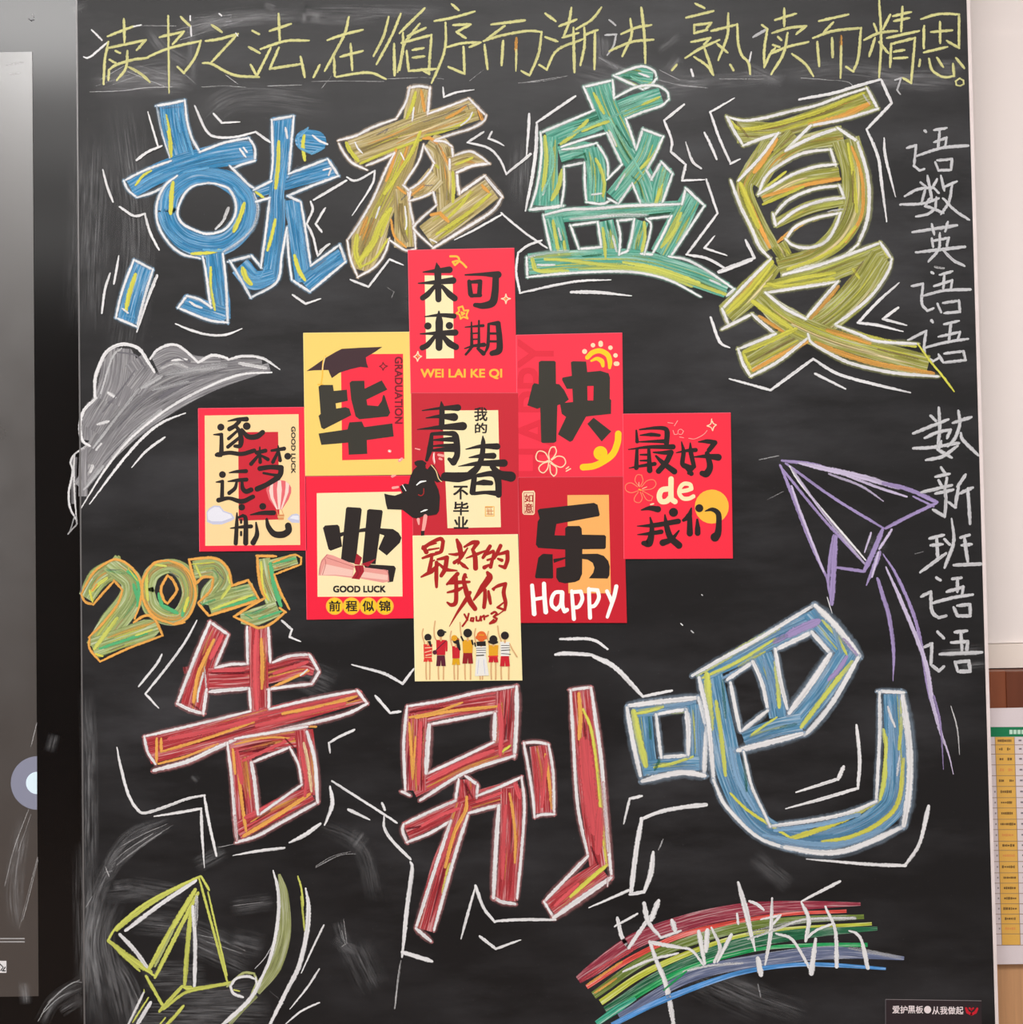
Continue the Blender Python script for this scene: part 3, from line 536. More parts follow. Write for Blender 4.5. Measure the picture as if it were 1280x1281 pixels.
CH('big red chalk character 别 with white outline', (470, 840, .2810), fill='''
r# 150,200,90 350,155,95 625,112,95 | 585,75,100 575,220,100 565,360,90 | 165,525,80 380,420,80 600,335,80 | 185,190,95 180,350,100 175,530,100
r# 135,710,90 270,650,80 400,590,90 640,520,90 | 405,480,75 410,560,80 | 395,590,80 340,750,85 290,870,90 215,1150,80 | 605,520,100 600,750,100 580,1020,95
r# 725,330,85 745,480,90 750,630,90 | 915,80,90 935,300,110 960,550,110 1000,870,100 | 1010,880,80 900,960,110 775,1050,90
''', high='''
o 13 150,205 270,180 385,138 | 16 180,205 350,175 545,155 | 14 150,230 158,350 165,470 | 10 178,290 165,480 | 18 405,560 400,620 350,720 310,870 | Y 18 330,860 315,920 300,985 | o 13 597,545 610,620 622,740 620,850 | 16 755,370 772,480 785,610 | 20 905,100 912,200 905,300 | Y 16 925,170 960,260 985,420 1005,640 1028,850 | 20 1030,862 960,920 870,1000 | 12 600,330 560,360
R 20 200,230 195,350 190,500 | 24 550,150 560,260 555,370 | 26 520,355 380,410 240,480 | 18 200,690 290,640 370,610 | 22 620,500 640,560 | R.9 70 930,320 945,480 975,700 | 40 1000,620 990,800 | 20 760,380 740,600 | 20 580,600 570,750 565,920 | 18 340,700 270,900 | R 16 450,580 560,540 | 20 900,950 800,1040
D.7 10 390,490 430,560 | 930,230 935,300 | 960,780 990,860 | 150,180 300,160 | 140,700 200,690 | q.8 10 990,450 1030,700
''', line='''
w 14 140,155 300,130 450,95 630,65 | 20 628,70 628,200 618,380 | 16 618,375 400,450 200,572 | 15 140,155 130,250 125,350 132,530 | 118,535 150,550 | 245,235 400,205 535,180 | 20 532,190 528,310 | 14 525,315 380,385 230,455 | 22 238,240 232,330 225,450
14 370,480 355,575 240,625 125,680 120,710 140,760 240,720 335,665 | 400,465 455,505 450,560 | 450,555 550,515 650,470 662,600 650,800 630,1010 | 16 525,1005 560,1025 620,1035 | 335,665 290,800 180,1140 | 180,1145 245,1200 | 16 410,640 350,830 260,1150 | 415,630 480,612 550,595 | 20 548,600 535,800 525,1005
14 660,318 720,315 770,325 790,450 795,635 | 795,635 740,637 708,648 695,520 660,318 | 865,82 960,70 | 18 960,75 985,250 1005,400 1030,700 1050,915 | w 15 868,85 880,300 900,600 945,820 | 16 945,822 850,920 750,1025 | 12 750,1025 795,1100 | 24 795,1095 900,1020 1045,920 | w.7 14 1015,500 1035,800 | w.6 8 1035,920 1032,955''',
 accent='''w 14 445,955,9 410,1080 380,1190,8 | 445,955,18 480,1050 530,1115,14 | 530,1112 640,1105 800,1105 | 465,1180 535,1235 645,1195,8
-105,-30,8 25,5 70,25 120,55 170,-12,9 | 0,110 65,185 110,178 | 30,588 40,615 | 38,640,9 40,700 80,760 155,835 | 20 155,850,14 163,880 140,1050 130,1150 118,1270,12 | 120,1250 170,1265 250,1290 | w.5 8 112,1290 100,1370 85,1500''',
 streaks='rrRRDo', bleed='R')

CH('big steel blue chalk character 吧 with white outline', (760, 740, .3281), fill='''
u# 130,440,80 145,560,70 165,700,60 | 110,455,50 220,440,60 340,430,60 | 335,430,70 345,560,60 345,680,60 | 140,670,60 250,660,50 350,655,60
u# 395,310,90 440,560,110 480,720,110 560,870,100 700,940,80 880,935,90 1040,860,110 1105,740,110 1090,390,80
u# 375,315,50 500,250,70 650,170,80 815,95,75 | 775,75,70 860,170,90 940,262,60 | 920,225,80 820,380,90 720,500,90 | 740,500,80 640,520,70 520,565,70 | 590,240,80 630,350,80 650,480,70
''', high='''
q 22 345,315 430,265 520,210 650,140 | 12 360,330 500,265 640,180 | 30 380,320 385,400 395,520 | q.9 18 415,420 435,560 450,700 | Y 12 470,770 530,830 620,890 700,940 | Y.9 22 690,945 800,910 900,870 1030,800 | 18 820,955 930,935 1040,880 1110,800 1130,640 | q 14 1120,415 1122,500 1112,600 | 20 1052,530 1065,600 1055,720 1040,790 | q 18 640,270 650,350 655,440 | 12 820,110 880,180 912,240 | 20 932,270 850,370 740,515 | 10 550,545 600,510 645,480
v 34 690,165 740,140 800,115 | 18 912,250 880,300 845,335 | v.7 24 640,190 680,170 | U 20 1075,420 1080,520 1075,700 | 24 470,600 500,720 560,830 | 20 640,910 800,890 960,850 | U.8 16 860,130 890,230 | 600,260 640,440 | 340,450 345,620 | 200,440 320,425 | U.9 22 600,930 750,960 900,960 1040,910 | 14 440,330 560,270
q 30 100,460 120,560 145,660 | 14 110,465 160,455 210,440 | 12 180,670 250,655 325,630 | w 10 1070,440 1082,480 1097,515 | q.7 10 600,230 500,285 | w.7 10 1115,630 1105,700 | w.6 12 960,830 1030,800
i.5 12 200,640 180,680 | 160,480 165,560 | 440,340 450,480 | 520,600 530,760 | 660,520 720,505
''', line='''
w 20 85,435 200,420 345,405 | 16 348,405 378,520 | 18 378,520 368,700 | 22 135,722 200,705 290,690 370,702 | 18 75,445 95,560 125,700 | 14 185,470 240,458 300,450 313,500 305,625 205,632 185,470 | 18 300,460 308,520 308,620
15 325,320 430,260 560,190 700,105 790,50 | 24 795,55 870,130 960,245 | 20 955,255 860,420 770,530 740,545 | 22 740,543 640,570 500,605 | 18 350,330 385,500 405,720 | 15 405,720 440,800 480,850 540,910 600,950 700,985 | 22 680,975 800,995 900,990 1000,955 1130,895 | 26 1130,890 1150,760 1152,600 1125,390 | 14 1130,385 1030,380 | 1038,385 1038,550 1025,800 | 15 1025,800 930,840 800,870 620,895 | 12 520,612 550,740 600,850 620,895
16 458,335 555,268 | 555,268 590,350 610,440 | 610,455 515,530 | 470,350 485,430 505,530 | 18 645,220 780,155 | 780,155 850,235 | 24 850,240 770,360 695,460 | 16 640,220 660,340 685,445 | v.7 14 900,180 950,240''',
 accent='''w 14 950,510 962,640 955,750 820,790 680,828,6 | 900,670,18 880,715,16 720,765,8 | 1225,820,20 1190,960,14 1135,1045,16 1000,1040,14 760,1020,6
-197,240,14 -160,236,18 -80,240 -55,243 | 12 -179,181 -60,183 0,219 | 20 -52,247 30,290 135,400,16 | 135,400,13 245,378,12
-0,800 0,800 | 130,780,12 85,790,12 62,885,7 | 375,813,22 290,822,16 200,840,16 130,868,14 | 130,868 108,1000 90,1150 | 20 -70,1205,6 80,1140,14 | 175,995,16 165,1075,22 140,1145,16 85,1155,12 | w.5 5 212,945 195,985 | w 6 280,122 286,128 | g 6 320,150 328,156 | 360,12 362,14'''.replace('-0,800 0,800 | ', ''),
 streaks='uuUUq', bleed='U')

# ---- pictures
cl = CH('grey and white chalk cloud with a curved bottom edge', (70, 410, .2344), name='chalk_cloud', fill='''
h#.75 125,850,80 260,680,110 460,500,120 780,320,90 1140,208,45 | h#.7 165,600,70 175,500,110 215,420,110 | h#.6 170,720,110 330,480,140 520,320,140 760,230,110 1100,185,50 | h#.65 180,540,120 250,420,150 370,250,170 | h#.7 350,110,110 345,200,220 330,300,220 290,400,200 | 420,170,130 480,260,110 420,340,120
h#.75 530,200,110 620,160,130 720,190,100 880,190,60 | h#.8 150,640,50 145,760,50 145,900,50
''', high='''
g.8 20 300,690 420,560 560,440 | 150,860 250,740 | 16 440,330 330,470 200,640 | 26 460,320 560,260 | w.8 24 285,350 312,368 | 18 225,515 280,500 | 14 620,175 660,170 700,170 | 22 195,740 185,765 | 14 215,650 240,620 | 20 980,190 1120,215 | g 12 240,350 300,160 350,110 | w.6 12 560,215 640,190 700,210 | d.9 9 330,130 430,150 480,220 | 420,230 340,340 250,450 | 600,290 450,400 330,530 | 30 700,290 560,370 | 8 560,200 640,160 700,180 | d.8 18 710,175 712,178 | 12 300,390 280,400 | d.7 8 600,330 800,250 900,220 | 400,560 250,730
g.5 26 520,330 700,290 | 40 600,250 900,200
''', line='''
w 20 208,372 208,290 225,220 270,130 350,88 440,110 490,180 525,235 | 16 505,165 540,120 600,92 650,95 700,130 760,185 | 18 760,185 830,148 900,158 920,170 | 16 920,170 1000,152 1100,162 1195,222,8 | w 14 1150,238 980,252 800,320 600,430 400,590 260,760 130,970,8 | 18 215,375 150,440 128,520 140,600 180,630 | w.6 16 120,660 160,635''',
 accent='w 16 690,455,9 560,510,16 450,600 330,740 180,940,8 | 580,585,14 480,660,14 405,745,7')

CH('violet and white chalk paper plane with trailing lines', (960, 560, .2341), name='chalk_paper_plane', line='''
v 18 80,70 250,90 400,140 | V 30 170,82,16 320,115,30 520,160,32 700,215,24 | v 24 620,190 760,225 905,290 | V 14 400,140 600,215 745,262 | v 16 800,245 900,290 | 12 780,260 890,315 | V.8 14 330,140 500,205 620,285,8 | v 20 900,298 760,365 635,430 | v 16 100,85 350,265 620,430 | 15 70,100 290,370 520,620 | w 12 120,100 200,220 525,600 | V.8 14 130,110 300,350 520,620
v 18 70,95 120,220 220,480 320,700 | V 14 130,205 180,350 300,660 | v 14 320,700 345,840 | w 6 320,800 347,885,4 | v 20 355,470 335,600 325,720 | v 32 365,480 355,640 345,830 | v 18 370,640 520,662 | v 28 615,440 570,550 520,655 | V 16 665,440 600,540 | v 26 600,560,30 570,640,26 530,735,10 | V 14 595,560 560,690 | V 13 555,455,14 520,560,8
v 25 590,700,22 620,800,24 650,900,24 675,1080,20 672,1245,6 | v 18 620,570,10 700,700,18 800,950,20 860,1280,22 890,1400,22 | V 20 635,640,14 720,830,22 840,1130,24 880,1340,26 920,1500,18 970,1640,10 994,1745,5 | v.8 20 890,1330,20 925,1480,12 942,1720,5
w.8 8 982,1382,6 1015,1500,8 1028,1640,4''')

CH('yellow and white chalk paper plane with a looping trail', (90, 1040, .28125), name='chalk_paper_plane', fill='''
e#.75 922,190,12 942,280,44 945,450,62 900,600,70 820,715,40 | e#.7 22 820,730 760,790 700,857
''', high='''
q.9 18 560,205 400,290 270,380 200,440 | w 20 550,220 400,320 240,440 | q.9 34 165,485,14 250,560,34 350,625,26 | q.9 14 180,500 300,620 | w.9 20 215,460 280,530 335,605 | q 24 548,262 440,440 345,610 | q 20 560,275 470,450 370,648 | e 12 450,440 370,600 | q.9 22 530,350 515,500 502,680 | w 18 537,335 548,500 545,690 | w.6 18 555,290 550,420
''', line='''
q 13 570,200 400,280 300,340 200,425 160,485 | 12 565,205 690,665 | 9 605,270 690,640 | 12 575,200 610,260 | 12 160,490 370,645 | 15 330,645 410,785 | 17 390,800 490,690 540,700 690,678 | q.9 14 410,790 500,720 600,695 700,672 | 9 495,690 530,690
e 12 690,690 760,632 810,632 822,670 800,720 | w 14 810,655 780,645 730,655 705,690 720,722 760,738 | 10 818,650 820,690 800,730 | q 8 745,710 720,705
w 16 895,175,10 915,250 920,350 905,470 880,570 850,640 | w 20 850,640 810,720 760,780 670,860 | q 9 1005,200 1020,250 1030,330 | q.8 9 1020,290 1035,440 | w 18 1040,255,10 1052,330,22 1045,450,22 1010,600,22 960,700,20 880,860,18 | 10 1120,418 1080,500 1020,630,6 | 1100,612,9 1050,690 970,790,6 | 1100,762,9 1020,800 950,857,6 | q 16 495,778 460,820 420,860 | 9 415,830 390,860 | w 18 350,762 290,860 | w.8 12 320,715 250,860 | q 8 340,740 270,850 | 6 320,705 322,715''', streaks='')

CH('chalk rainbow of six coloured bands rising to the right', (690, 1080, .3516), name='chalk_rainbow', fill='''
m# 95,415,30 160,370,50 300,275,60 500,205,60 700,165,55 900,150,35 1100,145,12 | f# 125,440,18 300,330,20 500,245,20 800,185,14 1050,170,12 | j# 150,470,30 350,335,38 600,245,38 850,205,30 1112,190,18
c# 175,495,24 350,380,24 600,280,18 800,238,15 1140,215,12 | i# 190,520,20 400,395,45 650,295,50 900,250,40 1160,232,14 | I# 200,535,16 450,390,22 700,312,14 900,292,14 1125,290,16 | z# 240,545,24 500,400,45 750,345,50 1000,318,50 1255,338,14 | Z# 215,575,18 400,485,24 650,395,18 850,362,16 1000,362,16 1190,375,10 | x# 160,570,20 240,515,30 300,480,12
''', high='''
o.8 9 130,430 250,350 | 155,460 230,410 | R.7 14 110,415 200,360 300,300 | g.5 16 700,250 900,205 1080,195 | w.7 9 470,385 560,365 680,355 | I.8 9 400,450 480,385 | g.4 14 1060,300 1240,335''', line='')
CH('white chalk scribbled writing 毕业快乐 across the rainbow', (690, 1080, .3516), name='chalk_writing', w=15, line='''
w 235,195 250,260 275,300 350,190 | 225,225,8 305,180,10 | 20 330,145 345,210,16 390,265,12 460,240,10 | 380,135 355,200 | 20 430,205 440,240 | 15 350,280,16 375,350,16 410,440,20 435,575,18 | 350,280 400,290 460,300 | 10 255,385 350,345 450,320 | 460,300 500,310 540,360 | 20 525,245,20 545,355,14 | 570,230,10 600,300,14 580,350,14 | 555,240 550,310 | 640,255,18 590,350,10
18 665,70,14 690,160,22 710,250,16 725,310,10 | 22 735,340 745,395 | 10 660,180 665,215 | 12 705,135 730,145 755,165 | 785,125,10 780,250,16 760,360,10 | 745,200,7 815,185,10 790,215,12 | w.8 9 700,270 800,235 900,200 1080,195 | w 11 800,250 860,275 925,385 | 20 940,270,14 925,390,24
12 1025,65,14 890,135,8 | 890,140,12 915,200,16 905,275,14 | 975,155 1010,240 1015,365,20 | 10 905,270 940,240 1000,215 | 1060,240,8 1085,250,12 1105,280,12 1125,370,20 | g.7 5 735,430 745,475''')

# ------------------------------------------------------------------ writing from the built-in font
def glyph_mesh(body, embolden=0.0, size=1.0):
    cu = bpy.data.curves.new('lettering', 'FONT'); cu.body = body; cu.size = size; cu.offset = embolden; cu.resolution_u = 3
    ob = bpy.data.objects.new('lettering', cu); COL.objects.link(ob)
    dg = bpy.context.evaluated_depsgraph_get(); dg.update()
    me = bpy.data.meshes.new_from_object(ob.evaluated_get(dg))
    vs = [tuple(v.co) for v in me.vertices]; fs = [tuple(p.vertices) for p in me.polygons]
    COL.objects.unlink(ob); bpy.data.objects.remove(ob); bpy.data.curves.remove(cu); bpy.data.meshes.remove(me)
    return vs, fs
def letter(sheet, body, box, tile, h, col, embolden=0.0, rot=0, alpha=1.0):
    """fit body into box (x0,y0,x1,y1 in tile pixels); rot 90 = reads downwards, -90 = reads upwards"""
    vs, fs = glyph_mesh(body, embolden)
    if not vs: return
    ax, bx = min(v[0] for v in vs), max(v[0] for v in vs); ay, by = min(v[1] for v in vs), max(v[1] for v in vs)
    x0, y0, x1, y1 = [tile[k % 2] + box[k] * tile[2] for k in range(4)]
    n0 = len(sheet.v)
    for v in vs:
        u = (v[0] - ax) / (bx - ax or 1); w = 1 - (v[1] - ay) / (by - ay or 1)
        if rot == 90: u, w = 1 - w, u
        elif rot == -90: u, w = w, 1 - u
        px, py = x0 + (x1 - x0) * u, y0 + (y1 - y0) * w
        sheet.v.append(at(px, py, -h)); sheet.uv.append((px * .001, py * .001)); sheet.e.append((0, 0)); sheet.c.append((*col, alpha))
    for f in fs: sheet.f.append(tuple(n0 + i for i in f))

# ------------------------------------------------------------------ the cards
class Card:
    def __init__(s, label, quad, col, tile, h, thick=0.0009, bold=1.0):
        s.bold = bold
        s.tile = tile; s.hh = h + 0.00002
        cx = (quad[2][0] + quad[3][0]) / 2; cy = (quad[2][1] + quad[3][1]) / 2
        o = at(cx, cy, -h); s.root = empty('greeting_card', o); s.o = s.root.location.copy()
        tag(s.root, label, 'card', 'graduation cards stuck in a cluster on the blackboard')
        sh = Sheet(); q = [quad[0], quad[1], quad[2], quad[3]]
        sh.poly(q, h, srgb(col), thick=thick); sh.build('card_sheet', M_PRINT, s.root, s.o)
        # paler cut edge round the sheet
        sh = Sheet(); ec = srgb(tuple(min(255, int(v * 0.8 + 60)) for v in col))
        for a, b in ((3, 0), (0, 1)):
            sh.ribbon([q[a], q[b]], [0.7, 0.7], h + 0.00001, ec, cap='flat')
        sh.build('card_edge', M_PRINT, s.root, s.o)
    def nx(s): s.hh += 0.000006; return s.hh
    def add(s, name, text, label=None, w=20, parent=None):
        sh = Sheet(); x0, y0, k = s.tile
        for seg in segments(text, w):
            st, lw, P0 = seg
            if st[0] == '=':                                       # =C filled polygon
                sh.poly([(x0 + a * k, y0 + b * k) for a, b in P0], s.nx(), srgb(PALETTE[st[1]]))
            elif st[0] == '@':                                     # @C cx,cy,r  disc
                for a, b, r in P0:
                    sh.poly([(x0 + (a + r * math.cos(i * PI / 12)) * k, y0 + (b + r * math.sin(i * PI / 12)) * k) for i in range(24)], s.nx(), srgb(PALETTE[st[1]]))
            else:
                c, knd, al, P, Ws = parse(seg, s.tile)
                bd = s.bold if name in ('printed_character', 'lettering') else 1.0
                for q, r in (smooth(P, Ws, 1.2, 75) if len(P) > 1 else [(P, Ws)]):
                    sh.ribbon(q, [x * bd for x in r], s.nx(), srgb(PALETTE[c]), cap='round')
        return tag(sh.build(name, M_PRINT, parent or s.root, s.o), label)
    def text(s, name, items, label=None, parent=None):
        sh = Sheet()
        for it in items:
            body, box, c = it[:3]; emb = it[3] if len(it) > 3 else 0.0; rot = it[4] if len(it) > 4 else 0
            cc = c if isinstance(c, tuple) else srgb(PALETTE[c]); e = emb * 45
            for dx, dy in (((-e, -e), (e, -e), (e, e), (-e, e)) if emb else ((0, 0),)):
                letter(sh, body, (box[0] + dx, box[1] + dy, box[2] + dx, box[3] + dy), s.tile, s.nx(), cc, 0.0, rot)
        return tag(sh.build(name, M_PRINT, parent or s.root, s.o), label)

HB = 0.0014
# A: top card
A = Card('red card reading 未来可期, topmost of the cluster', [(510.5, 313), (643.5, 310.3), (646.6, 491.3), (514, 492.6)], (250, 48, 72), (370, 300, .2344), HB, bold=1.08)
A.add('cream_panel', '=C 688,190 838,190 845,632 697,634', 'cream upright panel')
A.add('printed_character', 'a 680,172,6 740,167,20 820,160,34 | 655,232,6 740,227,22 840,217,34 | 752,124,6 758,170,36 762,318,30 | 742,248,18 705,290,28 678,310,28 | 782,248,18 820,290,32 848,312,32', 'black character 未')
A.add('printed_character', 'a 690,410,6 770,402,18 845,407,26 | 705,460,36 706,460,36 | 820,458,36 821,458,36 | 665,502,6 770,498,24 852,495,32 | 764,382,8 766,440,38 765,575,34 | 745,512,18 705,560,28 676,576,28 | 785,512,20 820,552,34 855,572,32', 'black character 来')
A.add('printed_character', 'a 905,187,8 1000,184,18 1080,186,36 | 926,222,20 934,290,26 945,298,20 | 926,226,16 985,222,22 980,292,24 | 940,298,18 985,296,20 | 1068,195,32 1064,280,36 1050,335,40 1000,352,32 958,348,22', 'black character 可')
A.add('printed_character', 'a 938,440,8 940,570,18 | 978,432,10 978,570,16 | 905,466,6 950,462,10 1000,458,16 | 935,500,8 975,498,8 | 935,532,8 975,530,8 | 902,580,6 950,566,14 1005,560,22 | 935,580,14 908,612,12 | 972,580,14 1002,606,24 | 1030,450,14 1026,560,18 1012,600,10 | 1035,448,12 1080,446,26 1088,530,30 1085,590,34 1048,606,26 | 1035,500,12 1075,500,12 | 1035,542,12 1075,542,12', 'black character 期')
A.add('motif', 'X 11 825,88 862,90 872,112 850,135 838,118 868,112 890,125 910,146 | 9 868,362 890,355 898,378 922,376 912,402 918,420 895,412 880,422 874,400 858,392 872,380 868,362 | 8 884,386 902,392 888,402 884,386', 'gold curl and flower')
A.add('motif', 'J 6 1122,290 1128,308 1146,314 1128,322 1122,340 1116,322 1098,314 1116,308 1122,290 | 652,596 658,615 672,622 658,632 650,648 644,632 630,624 645,614 652,596 | X 5 1118,312 1124,318 | 650,618 654,624', 'small four-point sparks')
A.text('lettering', [('WEI LAI KE QI', (668, 690, 1100, 742), 'X', 0.04)], 'gold letters WEI LAI KE QI')

# G: right of the top card
G = Card('red card reading 快 with a gold half sun and cream flower', [(645.9, 419.2), (778.6, 416.4), (780.5, 597.5), (647.5, 598.2)], (250, 50, 74), (635, 410, .1561), HB)
G.text('lettering', [('HAPPY', (85, 95, 365, 1190), srgb((228, 40, 62)), 0.12, -90)], 'large faint red letters HAPPY')
G.add('printed_character', '=A 250,275 270,265 375,265 387,275 389,450 415,452 455,500 492,575 460,600 400,622 392,910 375,922 280,924 270,915 262,640 240,650 158,622 165,600 200,460 215,443 250,452 | =A 508,275 525,268 630,270 640,355 745,345 810,365 822,400 820,570 832,580 830,690 630,712 522,905 500,915 405,855 410,840 470,715 435,690 420,605 525,595 520,490 475,490 438,420 440,400 515,385 | =N 640,467 690,467 688,583 642,583 | =A 640,770 690,720 832,830 755,912', 'thick black character 快')
G.add('motif', 'H 640,238,36 680,200,40 740,185,40 800,215,42 820,270,40 818,320,24 | H 672,265,16 715,248,30 755,268,40 765,305,26 | J 40 618,190 | 36 685,140 | 747,122 747,136 | 825,160 | 866,222 | 868,288 880,288', 'gold half sun with pale rays')
G.add('motif', 'H 52 888,850 882,920 845,1010 770,1070 690,1108 605,1118 | @H 745,1005,56 | X 10 740,1018 742,1020', 'gold curl')
G.add('motif', 'J 9 335,1060 300,1000 250,990 228,1030 240,1065 290,1075 325,1068 | 335,1050 330,1010 350,960 380,955 392,990 375,1030 350,1055 | 355,1060 400,1030 450,1040 465,1085 430,1118 380,1100 350,1075 | 345,1085 390,1120 390,1170 370,1190 345,1160 340,1100 | 320,1075 280,1090 252,1120 260,1150 290,1162 320,1130 330,1085 | 470,1130 490,1115 | 470,1150 505,1130 | 320,1065 345,1070 330,1080 320,1065', 'cream outlined flower')

# B: yellow card
B = Card('yellow card reading 毕 under a mortarboard cap', [(379.7, 416.6), (512.8, 415.3), (516, 593.8), (382.2, 595.4)], (252, 212, 112), (370, 400, .1561), HB)
PALETTE['1'] = (62, 38, 44); PALETTE['2'] = (244, 44, 66)
B.add('red_panel', '=N 362,277 860,273 872,1114 372,1126', 'red panel')
B.add('printed_cap', '=1 85,412 140,375 240,305 320,258 370,233 500,225 695,217 640,255 562,302 568,345 582,385 520,378 440,396 350,425 290,468 272,430 262,403 150,405', 'black mortarboard cap')
B.add('tassel', 'X 11 240,292 222,330 216,385 214,450 205,510 | 13 180,520 215,520 | C 5 236,300 216,380 214,400', 'thin gold tassel')
B.add('printed_character', '=A 183,535 205,522 298,522 305,570 410,560 418,650 320,670 325,712 400,700 430,712 446,765 225,878 205,865 183,770 200,755 | =A 432,505 450,490 550,488 553,552 690,485 735,560 568,640 575,685 660,692 690,650 700,602 712,605 758,745 740,775 510,798 480,775 445,640 | =A 183,912 415,878 430,822 530,815 550,860 775,830 786,935 570,965 574,1075 425,1082 420,985 205,1003', 'thick black character 毕')
PALETTE['α'] = (120, 22, 36)
B.text('lettering', [('GRADUATION', (795, 298, 855, 832), 'α', 0.05, 90)], 'dark letters GRADUATION reading down')
B.add('motif', 'α 9 700,342 712,362 735,372 712,384 700,404 690,384 672,374 692,362 700,342 | P 24 750,1052 755,1054 | 22 830,1130 850,1115', 'small dark spark')

# C: red card with diploma
C_ = Card('red card reading 业 above a rolled pink diploma', [(381.7, 596.2), (516.7, 595), (517.5, 773.4), (384, 775.2)], (246, 30, 62), (370, 590, .1561), HB)
C_.add('cream_panel', '=C 168,172 845,160 856,1000 175,1003', 'cream panel')
C_.add('printed_character', '=a 218,452 235,432 335,425 350,440 372,600 280,634 262,620 | =a 403,295 415,283 520,290 530,305 480,738 362,712 | =a 573,310 590,300 690,308 698,322 640,742 533,735 | =a 515,458 562,450 558,482 505,488 | =a 650,452 780,460 825,490 848,530 835,570 730,672 662,620 688,560 710,512 650,492 | =a 352,492 392,480 388,512 358,524 | =a 540,740 790,755 803,775 780,882 738,888 735,800 560,775', 'thick black character 业')
PALETTE.update({'β': (236, 160, 150), 'γ': (246, 200, 186), 'δ': (206, 118, 114), 'ε': (168, 26, 44), 'ζ': (126, 16, 32)})
C_.add('diploma', '=β 182,832 186,780 205,710 250,660 300,672 470,745 455,852 320,835 | =γ 200,830 235,740 460,790 452,840 320,826 | =β 530,765 740,790 748,880 700,890 520,856 | =γ 530,800 740,830 735,870 525,845 | δ 6 190,820 205,730 250,668 | 215,825 240,740 235,700 | 250,690 470,765 | 700,785 735,800 748,880 | =ε 470,752 542,750 548,800 510,864 448,856 482,800 | =ε 488,655 532,690 512,748 470,742 | =ε 520,742 600,716 642,698 580,762 | ζ 6 485,760 500,820 480,850 | 510,755 520,800', 'pink rolled diploma with a dark red ribbon')
C_.text('lettering', [('GOOD LUCK', (302, 916, 720, 966), 'a', 0.06)], 'black letters GOOD LUCK')
gd = C_.add('gold_discs', '=X 0,0 1,0 0,1 | @X 312,1078,70 447,1078,70 582,1078,70 715,1078,70 | @H 312,1078,58 447,1078,58 582,1078,58 715,1078,58'.replace('=X 0,0 1,0 0,1 | ', ''), 'four overlapping gold discs')
C_.text('lettering', [(c, (x - 44, 1036, x + 44, 1118), 'a', 0.05) for c, x in zip('前程似锦', (312, 447, 582, 713))], 'small dark characters 前程似锦')

# E: middle dark red card
E_ = Card('dark red card reading 青春 with a back-turned schoolgirl drawing, centre of the cluster', [(514.5, 491.5), (648.3, 491.5), (649.6, 668.3), (516.6, 670)], (200, 34, 50), (480, 480, .1561), HB + .0001, bold=1.1)
E_.add('cream_panel', '=C 470,215 918,212 940,1150 512,1158', 'cream upright panel')
E_.add('printed_character', 'a 310,215,8 450,197,22 595,192,50 | 340,275,8 450,262,30 565,268,60 | 270,367,6 450,350,34 635,340,62 | 462,145,10 468,200,40 465,350,42 | 385,405,26 372,520,44 345,612,24 | 390,402,26 520,398,34 575,420,50 590,560,44 560,630,50 525,605,26 | 400,452,12 470,448,26 560,446,40 | 400,500,12 470,495,22 560,498,36 | 390,535,18 480,528,34 570,530,34', 'black character 青')
E_.add('printed_character', 'a 660,525,8 780,502,30 910,503,48 | 685,592,8 780,580,34 880,578,46 | 600,662,6 760,640,36 965,636,56 | 795,420,8 798,470,34 790,570,40 760,660,42 700,725,60 | 495,745,66 600,750,74 700,735,54 | 870,665,36 930,725,60 1020,745,76 | 728,740,40 712,870,44 | 758,735,30 870,722,44 915,770,50 922,890,46 | 740,800,22 800,792,44 860,796,36 | 725,880,26 820,872,26 920,880,44', 'black character 春')
E_.text('lettering', [('我', (728, 190, 830, 298), 'a', 0.05), ('的', (733, 315, 828, 395), 'a', 0.05), ('不', (560, 820, 675, 925), 'a', 0.06), ('毕', (560, 948, 680, 1052), 'a', 0.06), ('业', (565, 1066, 677, 1160), 'a', 0.06)], 'small black characters 我的 and 不毕业')
PALETTE.update({'η': (240, 206, 150), 'θ': (222, 150, 90)})
E_.add('seal_stamp', 'X 5 815,985 885,985 885,1060 815,1060 815,985 | θ 6 832,1000 835,1045 | 860,1000 862,1050 | 825,1020 878,1020 | 825,1045 878,1045 | 845,1005 845,1050 | 815,990 870,990', 'faint orange square seal')
E_.add('printed_figure', '''=a 245,628 270,615 310,612 345,635 335,655 340,670 285,675 250,650 | =a 240,690 265,665 330,668 365,700 400,765 440,850 452,910 445,1020 425,1048 380,1056 320,1060 270,1082 230,1072 190,1040 150,1010 30,1006 18,960 5,880 40,890 90,897 150,875 200,800 215,740
=a 350,690 380,645 405,655 440,720 475,780 430,792 385,765 | =a 128,822 170,800 200,805 190,860 150,870
P 335,1062,32 325,1130,30 315,1182,22 | 278,1088,26 282,1125,14 | =a 298,1180 328,1178 326,1216 300,1218 | L 265,812,8 295,788,16 338,780,8 | M 7 322,842 320,880 300,898 280,890 | L 298,1028,6 330,1015,14 350,1010,6 | η 7 382,650 420,700 440,760 465,785 | L 6 152,812 178,858
P 405,555,14 400,600,16 408,640,10 | 440,570,20 480,578,20 | 450,600,20 465,606,16 | 70,742,22 95,735,10 | 75,835,22 115,828,18 | 255,520,10 290,528,10 | L 6 400,560 410,630 | 45,540,10 50,542,10 | 130,610,10''', 'schoolgirl in black seen from behind, reaching up')

